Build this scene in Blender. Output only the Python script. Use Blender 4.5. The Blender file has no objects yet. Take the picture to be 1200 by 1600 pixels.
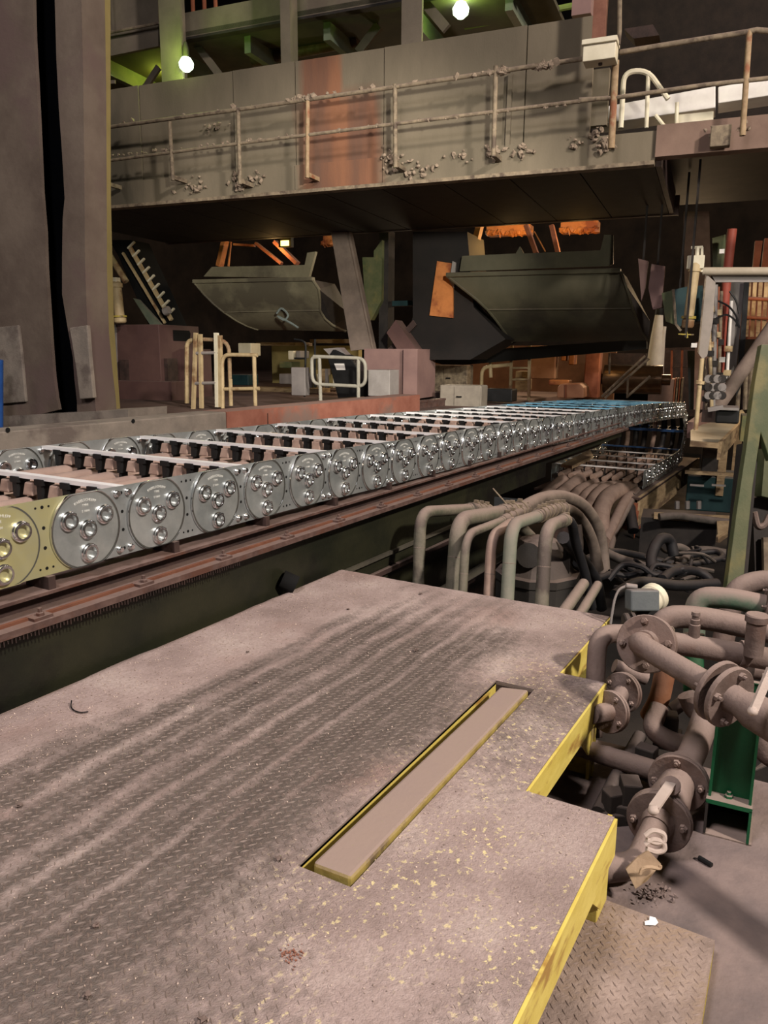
import bpy, bmesh, math, random
from mathutils import Vector, Matrix, noise
random.seed(7)
SC = bpy.context.scene; COL = SC.collection
R_ = math.radians
V = Vector

# ---------------------------------------------------------------- camera
FPX, PITCH, ROLL, YAW, EYE = 1204.0, R_(11.6), R_(0.4), R_(30.2), 1.2
fw = V((math.cos(YAW)*math.cos(PITCH), math.sin(YAW)*math.cos(PITCH), -math.sin(PITCH)))
r0 = V((math.sin(YAW), -math.cos(YAW), 0)); u0 = r0.cross(fw)
rt = r0*math.cos(ROLL) + u0*math.sin(ROLL); up = -r0*math.sin(ROLL) + u0*math.cos(ROLL)
CAM = V((0, 0, EYE))
cd = bpy.data.cameras.new('camera'); cam = bpy.data.objects.new('camera', cd); COL.objects.link(cam)
m = Matrix((rt, up, -fw)).transposed().to_4x4(); m.translation = CAM; cam.matrix_world = m
cd.sensor_fit = 'VERTICAL'; cd.sensor_height = 32; cd.lens = 32*FPX/1600; cd.clip_start = 0.05; cd.clip_end = 200
SC.camera = cam
# ---------------------------------------------------------------- world, lights, exposure
w = bpy.data.worlds.new('hall_air'); SC.world = w; w.use_nodes = True
w.node_tree.nodes['Background'].inputs[0].default_value = (0.9, 0.86, 0.8, 1)
w.node_tree.nodes['Background'].inputs[1].default_value = 0.035
SC.view_settings.view_transform = 'Standard'; SC.view_settings.look = 'None'
SC.view_settings.gamma = 1; SC.view_settings.exposure = 0.0; SC.view_settings.use_curve_mapping = False
def lamp(name, kind, loc, target, power, col, size=1.0, spot=None):
    l = bpy.data.lights.new(name, kind); l.energy = power; l.color = col
    if kind == 'AREA': l.shape = 'DISK'; l.size = size
    else: l.shadow_soft_size = size
    if spot: l.spot_size = R_(spot); l.spot_blend = 0.6
    o = bpy.data.objects.new(name, l); COL.objects.link(o); o.location = loc
    if target is not None: o.rotation_euler = (V(target)-V(loc)).to_track_quat('-Z', 'Y').to_euler()
    return o
lamp('hall_lamp_right', 'AREA', (0.5, -8.5, 8.5), (5, 2.5, 1.5), 2250, (1, .89, .79), 0.9)
lamp('hall_lamp_overhead', 'AREA', (-1.5, 1.5, 6.5), (3.0, 1.5, 0), 390, (1, .92, .92), 1.6)
lamp('hall_lamp_left', 'AREA', (-4, 10, 9), (6, 4, 0), 220, (1, .9, .82), 2.0)
lamp('hood_fill_right', 'SPOT', (0.5, -6.0, 3.3), (13.8, 4.2, 1.7), 2300, (1, .93, .78), .25, 28)  # added unseen spot, brightens the right hood
lamp('hood_fill_left', 'SPOT', (1.0, -1.5, 3.4), (11.5, 8.0, 1.7), 4800, (1, .93, .8), .25, 32)  # added unseen spot, brightens the left hood
lamp('hall_fill_far', 'AREA', (13, -4.5, 9), (16, 1, 0), 900, (1, .8, .6), 1.2)  # added warm fill for the right background
lamp('under_gantry_lamp', 'AREA', (17.5, 8.5, 3.0), (15, 7.5, 0), 130, (1, .78, .5), 1.0)
lamp('under_gantry_lamp_right', 'AREA', (20, 3.5, 3.0), (18, 2.5, 0), 160, (1, .68, .38), 1.0)

# ---------------------------------------------------------------- pixel helpers (turn a point of the 1200x1600 frame into a place)
def ray(x, y): return fw*FPX + rt*(x-600) + up*(800-y)
def atZ(x, y, z): d = ray(x, y); return CAM + d*((z-EYE)/d.z)
def atY(x, y, Y): d = ray(x, y); return CAM + d*(Y/d.y)
def atX(x, y, X): d = ray(x, y); return CAM + d*(X/d.x)
def atD(x, y, D): return CAM + ray(x, y)*(D/FPX)
GA = R_(7.7); gn = V((math.cos(GA), math.sin(GA), 0)); gg = V((-math.sin(GA), math.cos(GA), 0))
def L(t, s, z): return gn*t + gg*s + V((0, 0, z))          # the gantry's own frame
def atT(x, y, T): d = ray(x, y); return CAM + d*(T/d.dot(gn))
def ts(p): return p.dot(gn), p.dot(gg), p.z

# ---------------------------------------------------------------- mesh builder
class MB:
    def __init__(s): s.v = []; s.f = []
    def add(s, vs, fs):
        n = len(s.v); s.v += [V(v) for v in vs]; s.f += [tuple(i+n for i in f) for f in fs]; return s
    def hexa(s, p):
        return s.add(p, [(0,3,2,1),(4,5,6,7),(0,1,5,4),(1,2,6,5),(2,3,7,6),(3,0,4,7)])
    def box(s, c, d, rot=None, fr=None):
        x, y, z = d[0]/2, d[1]/2, d[2]/2
        p = [V(q) for q in ((-x,-y,-z),(x,-y,-z),(x,y,-z),(-x,y,-z),(-x,-y,z),(x,-y,z),(x,y,z),(-x,y,z))]
        if rot: 
            M = Matrix.Rotation(rot, 3, 'Z'); p = [M@q for q in p]
        if fr: p = [fr[0]*q.x+fr[1]*q.y+fr[2]*q.z for q in p]
        return s.hexa([V(c)+q for q in p])
    def bar(s, a, b, w, h, upv=(0,0,1)):
        a, b = V(a), V(b); d = (b-a).normalized(); u = V(upv)
        sd = d.cross(u); 
        if sd.length < 1e-4: sd = d.cross(V((1,0,0)))
        sd.normalize(); uu = sd.cross(d)
        return s.hexa([a-sd*w/2-uu*h/2, b-sd*w/2-uu*h/2, b+sd*w/2-uu*h/2, a+sd*w/2-uu*h/2,
                       a-sd*w/2+uu*h/2, b-sd*w/2+uu*h/2, b+sd*w/2+uu*h/2, a+sd*w/2+uu*h/2])
    def tube(s, pts, r, n=12, cap=True):
        pts = [V(p) for p in pts]; k = len(pts); rs = r if isinstance(r, (list, tuple)) else [r]*k
        t = (pts[1]-pts[0]).normalized(); nrm = t.orthogonal().normalized(); vs = []; fs = []
        for i, p in enumerate(pts):
            if 0 < i < k-1: tt = (pts[i+1]-pts[i]).normalized() + (p-pts[i-1]).normalized()
            else: tt = pts[1]-pts[0] if i == 0 else pts[-1]-pts[-2]
            if tt.length < 1e-6: tt = t.copy()
            tt.normalize(); nrm = nrm - tt*nrm.dot(tt)
            nrm = nrm.normalized() if nrm.length > 1e-6 else tt.orthogonal().normalized()
            bn = tt.cross(nrm); t = tt
            for j in range(n):
                a = 2*math.pi*j/n; vs.append(p+(nrm*math.cos(a)+bn*math.sin(a))*rs[i])
        for i in range(k-1):
            for j in range(n):
                j2 = (j+1) % n; fs.append((i*n+j, i*n+j2, (i+1)*n+j2, (i+1)*n+j))
        if cap: fs.append(tuple(reversed(range(n)))); fs.append(tuple((k-1)*n+j for j in range(n)))
        return s.add(vs, fs)
    def cyl(s, a, b, r, n=16): return s.tube([a, b], r, n)
    def lathe(s, c, ax, prof, n=24, cap=True):
        ax = V(ax).normalized(); u = ax.orthogonal().normalized(); w_ = ax.cross(u); c = V(c); vs = []; fs = []
        for (r, h) in prof:
            for j in range(n):
                a = 2*math.pi*j/n; vs.append(c+ax*h+(u*math.cos(a)+w_*math.sin(a))*r)
        for i in range(len(prof)-1):
            for j in range(n):
                j2 = (j+1) % n; fs.append((i*n+j, i*n+j2, (i+1)*n+j2, (i+1)*n+j))
        if cap: fs.append(tuple(reversed(range(n)))); k = len(prof)-1; fs.append(tuple(k*n+j for j in range(n)))
        return s.add(vs, fs)
    def prism(s, poly, off):
        k = len(poly); off = V(off); vs = [V(p) for p in poly]+[V(p)+off for p in poly]
        fs = [tuple(range(k)), tuple(reversed(range(k, 2*k)))]+[((i+1) % k, i, k+i, k+(i+1) % k) for i in range(k)]
        return s.add(vs, fs)
    def blob(s, c, r, seed=0, rough=.35, n=1):
        bm = bmesh.new(); bmesh.ops.create_icosphere(bm, subdivisions=n+1, radius=1)
        rx = r if isinstance(r, (tuple, list)) else (r, r, r)
        for v in bm.verts:
            q = v.co.copy(); k = 1+rough*noise.noise(q*1.7+V((seed*3.1, seed, 0)))*1.6
            v.co = V((q.x*rx[0]*k, q.y*rx[1]*k, q.z*rx[2]*k))
        bm.verts.index_update()
        s.add([V(c)+v.co for v in bm.verts], [tuple(v.index for v in f.verts) for f in bm.faces]); bm.free(); return s
    def bolt(s, c, ax, r=.012, h=.01):
        return s.lathe(c, ax, [(r, 0), (r, h*.8), (r*.85, h)], 6).lathe(V(c), ax, [(r*.5, h), (r*.5, h*2)], 8)
    def build(s, name, mt, parent=None, smooth=True, bevel=0, loc=None):
        if parent is not None: o0 = parent['_o'] if '_o' in parent else (0,0,0)
        elif loc is not None: o0 = loc
        else:
            xs = [v.x for v in s.v]; ys = [v.y for v in s.v]; zs = [v.z for v in s.v]
            o0 = ((min(xs)+max(xs))/2, (min(ys)+max(ys))/2, min(zs))
        o0 = V(o0); me = bpy.data.meshes.new(name)
        me.from_pydata([v-o0 for v in s.v], [], s.f); me.update()
        bm = bmesh.new(); bm.from_mesh(me); bmesh.ops.recalc_face_normals(bm, faces=bm.faces); bm.to_mesh(me); bm.free()
        me.materials.append(mt)
        o = bpy.data.objects.new(name, me); COL.objects.link(o)
        if parent is not None:
            o.parent = parent
            o['_o'] = tuple(o0)
        else: o.location = o0; o['_o'] = tuple(o0)
        if smooth:
            for p in me.polygons: p.use_smooth = True
            me.set_sharp_from_angle(angle=R_(38))
        if bevel:
            b = o.modifiers.new('bevel', 'BEVEL'); b.width = bevel; b.segments = 2; b.limit_method = 'ANGLE'; b.angle_limit = R_(40)
        return o
def tag(o, label=None, cat=None, group=None, kind=None):
    if label: o['label'] = label
    if cat: o['category'] = cat
    if group: o['group'] = group
    if kind: o['kind'] = kind
    return o
def thing(name, label, cat, loc, group=None):
    o = bpy.data.objects.new(name, None); COL.objects.link(o); o.location = loc; o['_o'] = tuple(loc); o.empty_display_size = .1
    return tag(o, label, cat, group)
def copy(o, parent=None, d=(0,0,0)):
    c = o.copy(); COL.objects.link(c)
    if parent is not None: c.parent = parent
    c.location = V(c.location)+V(d); return c
def fillet(pts, r, n=6):
    pts = [V(p) for p in pts]; out = [pts[0]]
    for i in range(1, len(pts)-1):
        a = (pts[i-1]-pts[i]); b = (pts[i+1]-pts[i]); k = min(r, a.length*.48, b.length*.48)
        A = pts[i]+a.normalized()*k; B = pts[i]+b.normalized()*k
        for j in range(n+1):
            t = j/n; out.append(A*(1-t)**2+pts[i]*2*t*(1-t)+B*t*t)
    out.append(pts[-1]); return out
def spline(pts, n=6):
    P = [V(p) for p in pts]; P = [P[0]*2-P[1]]+P+[P[-1]*2-P[-2]]; out = []
    for i in range(1, len(P)-2):
        for j in range(n):
            t = j/n; a, b, c, d = P[i-1:i+3]
            out.append(.5*((2*b)+(c-a)*t+(2*a-5*b+4*c-d)*t*t+(3*b-a-3*c+d)*t**3))
    out.append(P[-2]); return out

# ---------------------------------------------------------------- materials
def srgb(c):
    return tuple((x/12.92 if x <= .04045 else ((x+.055)/1.055)**2.4) for x in [q/255 for q in c])+(1,)
MATS = {}
def mat(name, c1, c2=None, rough=.75, metal=0, scale=6, bump=.15, dust=0, c3=None, stretch=None, fine=60, spec=.3):
    if name in MATS: return MATS[name]
    m = bpy.data.materials.new(name); m.use_nodes = True; nt = m.node_tree; N = nt.nodes; K = nt.links
    b = N['Principled BSDF']; b.inputs['Metallic'].default_value = metal; b.inputs['Specular IOR Level'].default_value = spec
    tc = N.new('ShaderNodeNewGeometry'); src = tc.outputs['Position']
    if stretch:
        mp = N.new('ShaderNodeMapping'); mp.inputs['Scale'].default_value = stretch; K.new(src, mp.inputs[0]); src = mp.outputs[0]
    def nz(sc, det=5):
        n = N.new('ShaderNodeTexNoise'); n.inputs['Scale'].default_value = sc; n.inputs['Detail'].default_value = det; n.inputs['Roughness'].default_value = .62
        K.new(src, n.inputs['Vector']); return n.outputs[0]
    n1 = nz(scale); cr = N.new('ShaderNodeValToRGB'); K.new(n1, cr.inputs[0])
    cr.color_ramp.elements[0].position = .36; cr.color_ramp.elements[1].position = .64
    cr.color_ramp.elements[0].color = srgb(c1); cr.color_ramp.elements[1].color = srgb(c2 or c1)
    col = cr.outputs[0]
    def mix(f, a, bcol):
        x = N.new('ShaderNodeMix'); x.data_type = 'RGBA'; K.new(f, x.inputs[0]) if not isinstance(f, float) else None
        K.new(a, x.inputs[6])
        if isinstance(bcol, tuple): x.inputs[7].default_value = bcol
        else: K.new(bcol, x.inputs[7])
        return x.outputs[2]
    if c3:
        n3 = nz(scale*.45, 8); r3 = N.new('ShaderNodeValToRGB'); K.new(n3, r3.inputs[0])
        r3.color_ramp.elements[0].position = .52; r3.color_ramp.elements[1].position = .62; col = mix(r3.outputs[0], col, srgb(c3))
    if dust:
        sx = N.new('ShaderNodeSeparateXYZ'); K.new(tc.outputs['Normal'], sx.inputs[0])
        ma = N.new('ShaderNodeMapRange'); ma.inputs[1].default_value = .1; ma.inputs[2].default_value = .85; ma.inputs[4].default_value = dust; K.new(sx.outputs[2], ma.inputs[0])
        col = mix(ma.outputs[0], col, srgb((138, 120, 112)))
        rr = N.new('ShaderNodeMapRange'); rr.inputs[3].default_value = rough; rr.inputs[4].default_value = max(rough, .9); K.new(ma.outputs[0], rr.inputs[0]); K.new(rr.outputs[0], b.inputs['Roughness'])
        if metal:
            mm = N.new('ShaderNodeMapRange'); mm.inputs[3].default_value = metal; mm.inputs[4].default_value = 0; K.new(ma.outputs[0], mm.inputs[0]); K.new(mm.outputs[0], b.inputs['Metallic'])
    else: b.inputs['Roughness'].default_value = rough
    K.new(col, b.inputs['Base Color'])
    if bump:
        bp = N.new('ShaderNodeBump'); bp.inputs['Strength'].default_value = bump; bp.inputs['Distance'].default_value = .01; K.new(nz(fine, 3), bp.inputs['Height']); K.new(bp.outputs[0], b.inputs['Normal'])
    MATS[name] = m; return m
def glow(name, col, s):
    m = bpy.data.materials.new(name); m.use_nodes = True; b = m.node_tree.nodes['Principled BSDF']
    b.inputs['Base Color'].default_value = (*col, 1); b.inputs['Emission Color'].default_value = (*col, 1); b.inputs['Emission Strength'].default_value = s; return m
DUSTY = mat('dusty_steel', (112,98,90), (134,118,108), dust=.8, rough=.85)
PIPE = mat('dusty_pipe', (84,70,64), (112,96,90), dust=.9, rough=.75, scale=7, c3=(92,72,64), bump=.3)
PIPEG = mat('dusty_green_pipe', (62,92,72), (104,100,90), dust=1, rough=.7, scale=9)
PIPEO = mat('olive_pipe', (84,84,70), (112,106,92), dust=.8, rough=.7, scale=8, c3=(66,60,54), bump=.3)
GREEN = mat('green_paint', (16,72,44), (24,84,52), rough=.45, dust=.9, scale=3)
GREENW = mat('worn_green_paint', (66,76,48), (88,90,62), rough=.6, dust=.4, scale=5, c3=(106,100,62))
GRNPL = mat('grey_green_paint', (84,94,82), (104,108,92), rough=.6, scale=4, dust=.4)
TEAL = mat('dark_teal_paint', (22,44,48), (30,56,58), rough=.5, scale=3, dust=.35)
DARK = mat('dark_steel', (32,29,28), (46,41,38), rough=.7, scale=5, dust=.25)
DARKR = mat('dark_rail_steel', (46,36,34), (66,50,46), rough=.65, scale=8, dust=.45)
RAILB = mat('brown_rail_steel', (70,52,48), (96,76,70), rough=.6, scale=14, dust=.35, c3=(82,54,44))
BLACK = mat('black_plastic', (14,14,15), (24,24,25), rough=.55, bump=0)
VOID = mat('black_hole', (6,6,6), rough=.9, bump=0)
YEL = mat('yellow_paint', (194,174,84), (208,190,102), rough=.5, scale=9, stretch=(1,1,3), c3=(156,122,62), bump=.1)
YELD = mat('dirty_yellow_paint', (150,132,56), (176,158,74), rough=.6, scale=20, c3=(108,92,70))
ZINC = mat('zinc_plate', (150,156,156), (180,184,184), rough=.36, metal=.65, scale=5, bump=.02, stretch=(1,1,1))
ZINCD = mat('zinc_disc', (156,162,162), (188,192,190), rough=.3, metal=.65, scale=7, bump=.02)
ZINCY = mat('yellow_zinc_plate', (184,177,124), (178,176,142), rough=.36, metal=.5, scale=5, bump=.02)
BOLTM = mat('bright_bolt', (222,224,226), (236,236,238), rough=.16, metal=1, bump=0)
ALU = mat('bright_aluminium', (232,230,230), (242,240,240), rough=.3, metal=.25, bump=.02)
ALUB = mat('blue_film_aluminium', (112,172,206), (140,196,222), rough=.25, metal=.3, bump=0)
BLUE = mat('blue_bar_paint', (52,84,132), (64,98,148), rough=.35, bump=0)
HOSE = mat('dusty_hose', (136,112,100), (160,136,122), rough=.85, scale=10, dust=.6)
HOSED = mat('dark_hose', (20,20,22), (30,30,33), rough=.6, scale=10, dust=.12)
HOSEM = mat('grimy_hose', (88,78,70), (112,100,90), rough=.8, scale=10, dust=.7)
MAROON = mat('maroon_paint', (78,56,54), (90,66,62), rough=.6, scale=2, dust=.3, bump=.03)
MAROONL = mat('dusty_maroon_paint', (124,98,94), (138,110,104), rough=.7, scale=2, dust=.5, bump=.05)
GREYP = mat('grey_paint', (118,112,110), (134,128,124), rough=.6, scale=3, dust=.5)
CREAM = mat('cream_paint', (160,140,106), (182,162,126), rough=.55, scale=6, c3=(122,92,66), bump=.04)
CREAML = mat('light_cream_paint', (198,190,166), (212,204,182), rough=.5, scale=5, bump=.03)
WHITEP = mat('white_paint', (206,200,196), (222,218,212), rough=.5, scale=4, bump=.03)
RAILP = mat('railing_paint', (100,88,74), (132,118,98), rough=.75, scale=14, dust=.5, c3=(80,68,58))
RAILR = mat('rusty_railing_paint', (128,106,80), (152,130,102), rough=.7, scale=14, c3=(128,82,58))
ORANGE = mat('orange_steel_and_glow', (156,96,52), (182,116,64), rough=.6, scale=4, c3=(120,62,34))  # rust and orange parts; sodium glow on lit beams put into the colour
RUST = mat('rusty_steel', (120,66,46), (140,84,60), rough=.8, scale=6, dust=.5)
REDP = mat('red_pipe_paint', (140,64,52), (150,76,62), rough=.6, scale=5)
CONC = mat('grey_concrete', (112,104,96), (132,122,112), rough=.9, scale=5, bump=.3, c3=(96,86,80))
TAN = mat('tan_timber', (140,118,90), (168,146,114), rough=.7, scale=6, stretch=(.6,1,3), c3=(112,92,72))
BRASS = mat('polished_roll', (66,50,36), (82,62,44), rough=.3, metal=.8, bump=0)
COLUMN = mat('column_mud', (104,92,82), (84,72,64), rough=.9, scale=1.6, bump=.35, c3=(92,76,72), fine=14)
OLIVE = mat('olive_wall', (124,112,70), (136,122,78), rough=.8, scale=3)
# ================================================================ STRUCTURE
FZ = -0.34
def struct(name, mb, mt, **k):
    o = mb.build(name, mt, smooth=False, **k); o['kind'] = 'structure'; return o
FLOORM = mat('dusty_floor', (104,92,90), (140,122,116), rough=.92, scale=1.7, bump=.5, c3=(88,80,80), fine=26)
fl = MB()
def grid(mb, x0, x1, y0, y1, nx, ny, zf):
    vs = [V((x0+(x1-x0)*i/nx, y0+(y1-y0)*j/ny, 0)) for j in range(ny+1) for i in range(nx+1)]
    for v in vs: v.z = zf(v.x, v.y)
    mb.add(vs, [(j*(nx+1)+i, j*(nx+1)+i+1, (j+1)*(nx+1)+i+1, (j+1)*(nx+1)+i) for j in range(ny) for i in range(nx)])
grid(fl, -3, 2.95, -6, 2.35, 60, 80, lambda x, y: FZ+.006*noise.noise(V((x*3, y*3, 0)))+.003*noise.noise(V((x*13, y*13, 0))))
struct('floor', fl, FLOORM)
pit = MB(); pit.box((16, 0, -2.3), (27, 12, .1)); pit.box((2.93, -1.8, -1.31), (.05, 8.3, 1.9)); struct('floor_pit', pit, mat('pit_floor', (34,31,29), (52,46,42), rough=.95, scale=1.5, bump=.4))
ff = MB(); ff.box((21, 15.2, .30), (32, 20.2, .1)); struct('floor_far', ff, mat('far_floor', (84,66,60), (110,88,80), rough=.9, scale=1.2, bump=.4))
ww = MB(); ww.box((37, 5, 4), (.3, 50, 20)); struct('wall_back', ww, mat('back_wall', (44,36,30), (62,50,40), rough=.9, scale=.8))
ww = MB(); ww.box((18, 27, 6), (50, .3, 22)); struct('wall_left', ww, mat('back_wall'  , (44,36,30)))
ww = MB(); ww.box((18, 2, 16), (50, 52, .3)); struct('ceiling', ww, mat('roof', (34,32,30), (46,42,38), rough=.9))

# ================================================================ PLATFORM
XN, XF = -0.25, 3.505
pf = thing('work_platform', 'large dusty tread plate platform with yellow edges and a long slot, in the foreground', 'platform', (1.6, 1.3, FZ))
def ymin(x): return .392 if x < 1.9 else (.64 if x < 2.75 else .813)
YM = 2.33
SX0, SX1, SY0, SY1 = 1.312, 2.555, .845, .995
rects = [(XN, SX0, .392, YM), (SX0, SX1, SY1, YM), (SX0, 1.9, .392, SY0), (1.9, SX1, .64, SY0), (SX1, 2.75, .64, YM), (2.75, XF, .813, YM)]
d = MB()
for (x0, x1, y0, y1) in rects: d.box(((x0+x1)/2, (y0+y1)/2, -.008), (x1-x0, y1-y0, .012))
d.build('deck_plate', DUSTY, pf, smooth=False)
ridges = [(2.08,.05,.5),(1.93,.035,.6),(1.80,.035,.9),(1.705,.022,.6),(1.60,.035,.8),(1.50,.022,.9),(1.405,.018,.5),(1.33,.016,.8),(1.26,.014,.4),(1.19,.012,.5)]
def dust_h(x, y):
    wv = .025*noise.noise(V((x*1.3, 4.1, 0)))+.012*noise.noise(V((x*4, 9, 0)))
    n1 = noise.noise(V((x*2.2, y*2.6, 1.3))); n2 = noise.noise(V((x*9, y*16, 5.1)))
    h = 0
    for (yc, wd, a) in ridges:
        dd = (y-yc-wv*(.5+yc-1))/wd; h += a*math.exp(-dd*dd)*(.75+.45*noise.noise(V((x*1.7+yc*9, 0, 2))))
    bank = 1/(1+math.exp(-(y-2.02-.10*math.sin(x*1.7+.4)-.06*n1)/.05))    # thick drift along the chain side
    right = 1/(1+math.exp((y-1.10-.05*n1)/.035))                           # thinner cover right of the tracks
    far = 1/(1+math.exp(-(x-3.05+.3*n1)/.10))
    h = .62*h*(1-right)*(1-.6*bank)*(1-.3*far)+bank*(1.1+.5*n1)+right*(.56+.34*n1)+.10*n2+.5*far
    return max(0, h)
dm = MB(); st = .0115; cov = []
def ok(x, y):
    return y > ymin(x)-1e-4 and y < YM and not (SX0 < x < SX1 and SY0 < y < SY1)
xs = sorted(set([XN+st*i for i in range(int((XF-XN)/st))]+[SX0, SX1, 1.9, 2.75, XF])); ys = sorted(set([.392+st*i for i in range(int((YM-.392)/st))]+[.64, .813, SY0, SY1, YM]))
idx = {}; vs = []; fs = []
def vid(i, j):
    if (i, j) not in idx:
        x, y = xs[i], ys[j]; h = dust_h(x, y); idx[(i, j)] = len(vs)
        vs.append(V((x, y+((.022*noise.noise(V((x*2.3, 7, 0)))+.010*noise.noise(V((x*9, 3, 0)))) if y > YM-.001 else 0), -(.006 if y > YM-.001 else 0)-.0015+.0042*h+(.0007*noise.noise(V((x*60, y*60, 0))))*min(1, h+.2)))); cov.append(h)
    return idx[(i, j)]
for i in range(len(xs)-1):
    for j in range(len(ys)-1):
        if ok((xs[i]+xs[i+1])/2, (ys[j]+ys[j+1])/2): fs.append((vid(i, j), vid(i+1, j), vid(i+1, j+1), vid(i, j+1)))
dm.add(vs, fs)
def deck_mat(nm):
    m = bpy.data.materials.new(nm); m.use_nodes = True; nt = m.node_tree; N = nt.nodes; K = nt.links; b = N['Principled BSDF']
    g = N.new('ShaderNodeNewGeometry')
    def nz(sc, det=5, st=None, rg=.6):
        n = N.new('ShaderNodeTexNoise'); n.inputs['Scale'].default_value = sc; n.inputs['Detail'].default_value = det; n.inputs['Roughness'].default_value = rg
        if st:
            mp = N.new('ShaderNodeMapping'); mp.inputs['Scale'].default_value = st; K.new(g.outputs['Position'], mp.inputs[0]); K.new(mp.outputs[0], n.inputs['Vector'])
        else: K.new(g.outputs['Position'], n.inputs['Vector'])
        return n.outputs[0]
    def mth(op, a, c):
        x = N.new('ShaderNodeMath'); x.operation = op; x.use_clamp = op == 'MULTIPLY_ADD'
        for k, q in enumerate((a, c)): 
            if isinstance(q, (int, float)): x.inputs[k].default_value = q
            else: K.new(q, x.inputs[k])
        return x.outputs[0]
    def ramp(f, stops):
        r = N.new('ShaderNodeValToRGB'); K.new(f, r.inputs[0]); e = r.color_ramp.elements
        while len(e) < len(stops): e.new(.5)
        for k, (p, c) in enumerate(stops): e[k].position = p; e[k].color = srgb(c) if isinstance(c, tuple) else (c, c, c, 1)
        return r.outputs[0]
    def mix(f, a, c):
        x = N.new('ShaderNodeMix'); x.data_type = 'RGBA'; K.new(f, x.inputs[0]); 
        for s_, q in ((6, a), (7, c)):
            if isinstance(q, tuple): x.inputs[s_].default_value = srgb(q)
            else: K.new(q, x.inputs[s_])
        return x.outputs[2]
    at = N.new('ShaderNodeAttribute'); at.attribute_name = 'cover'
    f = ramp(mth('ADD', mth('MULTIPLY', at.outputs['Fac'], 1.0), mth('MULTIPLY', mth('SUBTRACT', nz(28, 8), .5), .9)), [(.10, 0.0), (.58, 1.0)])
    plate = ramp(nz(5, 8, (1,3,1)), [(.3, (68,61,57)), (.7, (96,87,82))])
    dust = ramp(nz(3.1, 9), [(.34, (136,119,114)), (.52, (160,142,137)), (.7, (178,162,155))])
    rusty = mix(ramp(nz(1.3, 6), [(.52, 0.0), (.68, .55)]), dust, (142,112,102))
    c = mix(f, plate, rusty)
    gr = ramp(nz(75, 8, None, .75), [(.34, .45), (.62, 0.0)]); c = mix(gr, c, (112,94,86))
    # worn spots that let yellow paint through, only on the slot side
    sx = N.new('ShaderNodeSeparateXYZ'); K.new(g.outputs['Position'], sx.inputs[0])
    side = N.new('ShaderNodeMapRange'); side.inputs[1].default_value = 1.12; side.inputs[2].default_value = .8; side.inputs[3].default_value = .0; side.inputs[4].default_value = 1; K.new(sx.outputs[1], side.inputs[0])
    patch = ramp(nz(2.6, 3), [(.40, 0.0), (.56, 1.0)])
    spots = ramp(nz(56, 4, None, .6), [(.585, 0.0), (.64, .9)])
    ys_ = mth('MULTIPLY', mth('MULTIPLY', spots, patch), side.outputs[0])
    c = mix(ys_, c, (208,192,142))
    flake = ramp(nz(120, 2), [(.72, 0.0), (.76, .6)]); c = mix(flake, c, (206,190,180))
    K.new(c, b.inputs['Base Color']); b.inputs['Specular IOR Level'].default_value = .35
    rg = N.new('ShaderNodeMapRange'); rg.inputs[3].default_value = .55; rg.inputs[4].default_value = .85; K.new(f, rg.inputs[0]); K.new(rg.outputs[0], b.inputs['Roughness'])
    bp = N.new('ShaderNodeBump'); bp.inputs['Strength'].default_value = .8; bp.inputs['Distance'].default_value = .006
    K.new(mth('ADD', nz(90, 4), mth('MULTIPLY', nz(260, 2), .6)), bp.inputs['Height']); K.new(bp.outputs[0], b.inputs['Normal'])
    return m
DECKM = deck_mat('tread_plate_dust')
do = dm.build('dust_layer', DECKM, pf); do['kind'] = 'stuff'
att = do.data.attributes.new('cover', 'FLOAT', 'POINT'); att.data.foreach_set('value', cov)
# raised lugs of the tread plate (thousands): one joined part, real geometry
lg = MB(); p = .0285; k = 0; xx = .35
while xx < XF-.01:
    yy = .40; j = 0
    while yy < YM-.01:
        x, y = xx+(p/2 if j % 2 else 0), yy
        if ok(x, y) and ok(x+.015, y+.01) and ok(x-.015, y-.01) and y > ymin(x)+.012:
            if dust_h(x, y) < 1.0:
                a = R_(45+8) if (j) % 2 else R_(-45+8); ca, sa = math.cos(a), math.sin(a)
                q = [(-.0125,0,0), (0,-.0034,0), (.0125,0,0), (0,.0034,0), (-.005,0,.0024), (.005,0,.0024)]
                lg.add([(x+u*ca-v*sa, y+u*sa+v*ca, -.0012+z) for u, v, z in q], [(0,1,4),(1,5,4),(1,2,5),(2,3,5),(3,4,5),(3,0,4)])
        yy += p*.5; j += 1
    xx += p
o = lg.build('tread_lugs', mat('lug_steel', (74,66,61), (104,93,86), rough=.5, scale=9, dust=.35, bump=.1), pf, smooth=False); o['kind'] = 'stuff'
# yellow fascia plates, gussets and legs
def fascia(x0, x1, y, z1=-.11, along='x', y1=None):
    b = MB()
    if along == 'x': b.box(((x0+x1)/2, y-.004, (z1-.002)/2), (x1-x0, .008, -z1-.002))
    else: b.box((x0+.004, (y+y1)/2, (z1-.002)/2), (.008, abs(y1-y), -z1-.002))
    b.build('edge_plate', YEL, pf, smooth=False)
fascia(XN, 1.9, .392); fascia(1.9, 2.75, .64); fascia(2.75, XF, .813)
fascia(1.892, 0, .40, along='y', y1=.63); fascia(2.742, 0, .65, along='y', y1=.8); fascia(XF-.01, 0, .82, along='y', y1=YM)
b = MB(); b.box((SX0+(SX1-SX0)/2, SY1+.004, -.05), (SX1-SX0, .008, .088)); b.build('slot_wall', YEL, pf, smooth=False)
b = MB(); b.box((SX1+.004, (SY0+SY1)/2, -.05), (.008, SY1-SY0, .088)); b.build('slot_wall', DARKR, pf, smooth=False)
b = MB(); b.box(((SX0+SX1)/2, (SY0+SY1)/2, -.11), (SX1-SX0, SY1-SY0, .01)); b.build('slot_bottom', DARK, pf, smooth=False)
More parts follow.
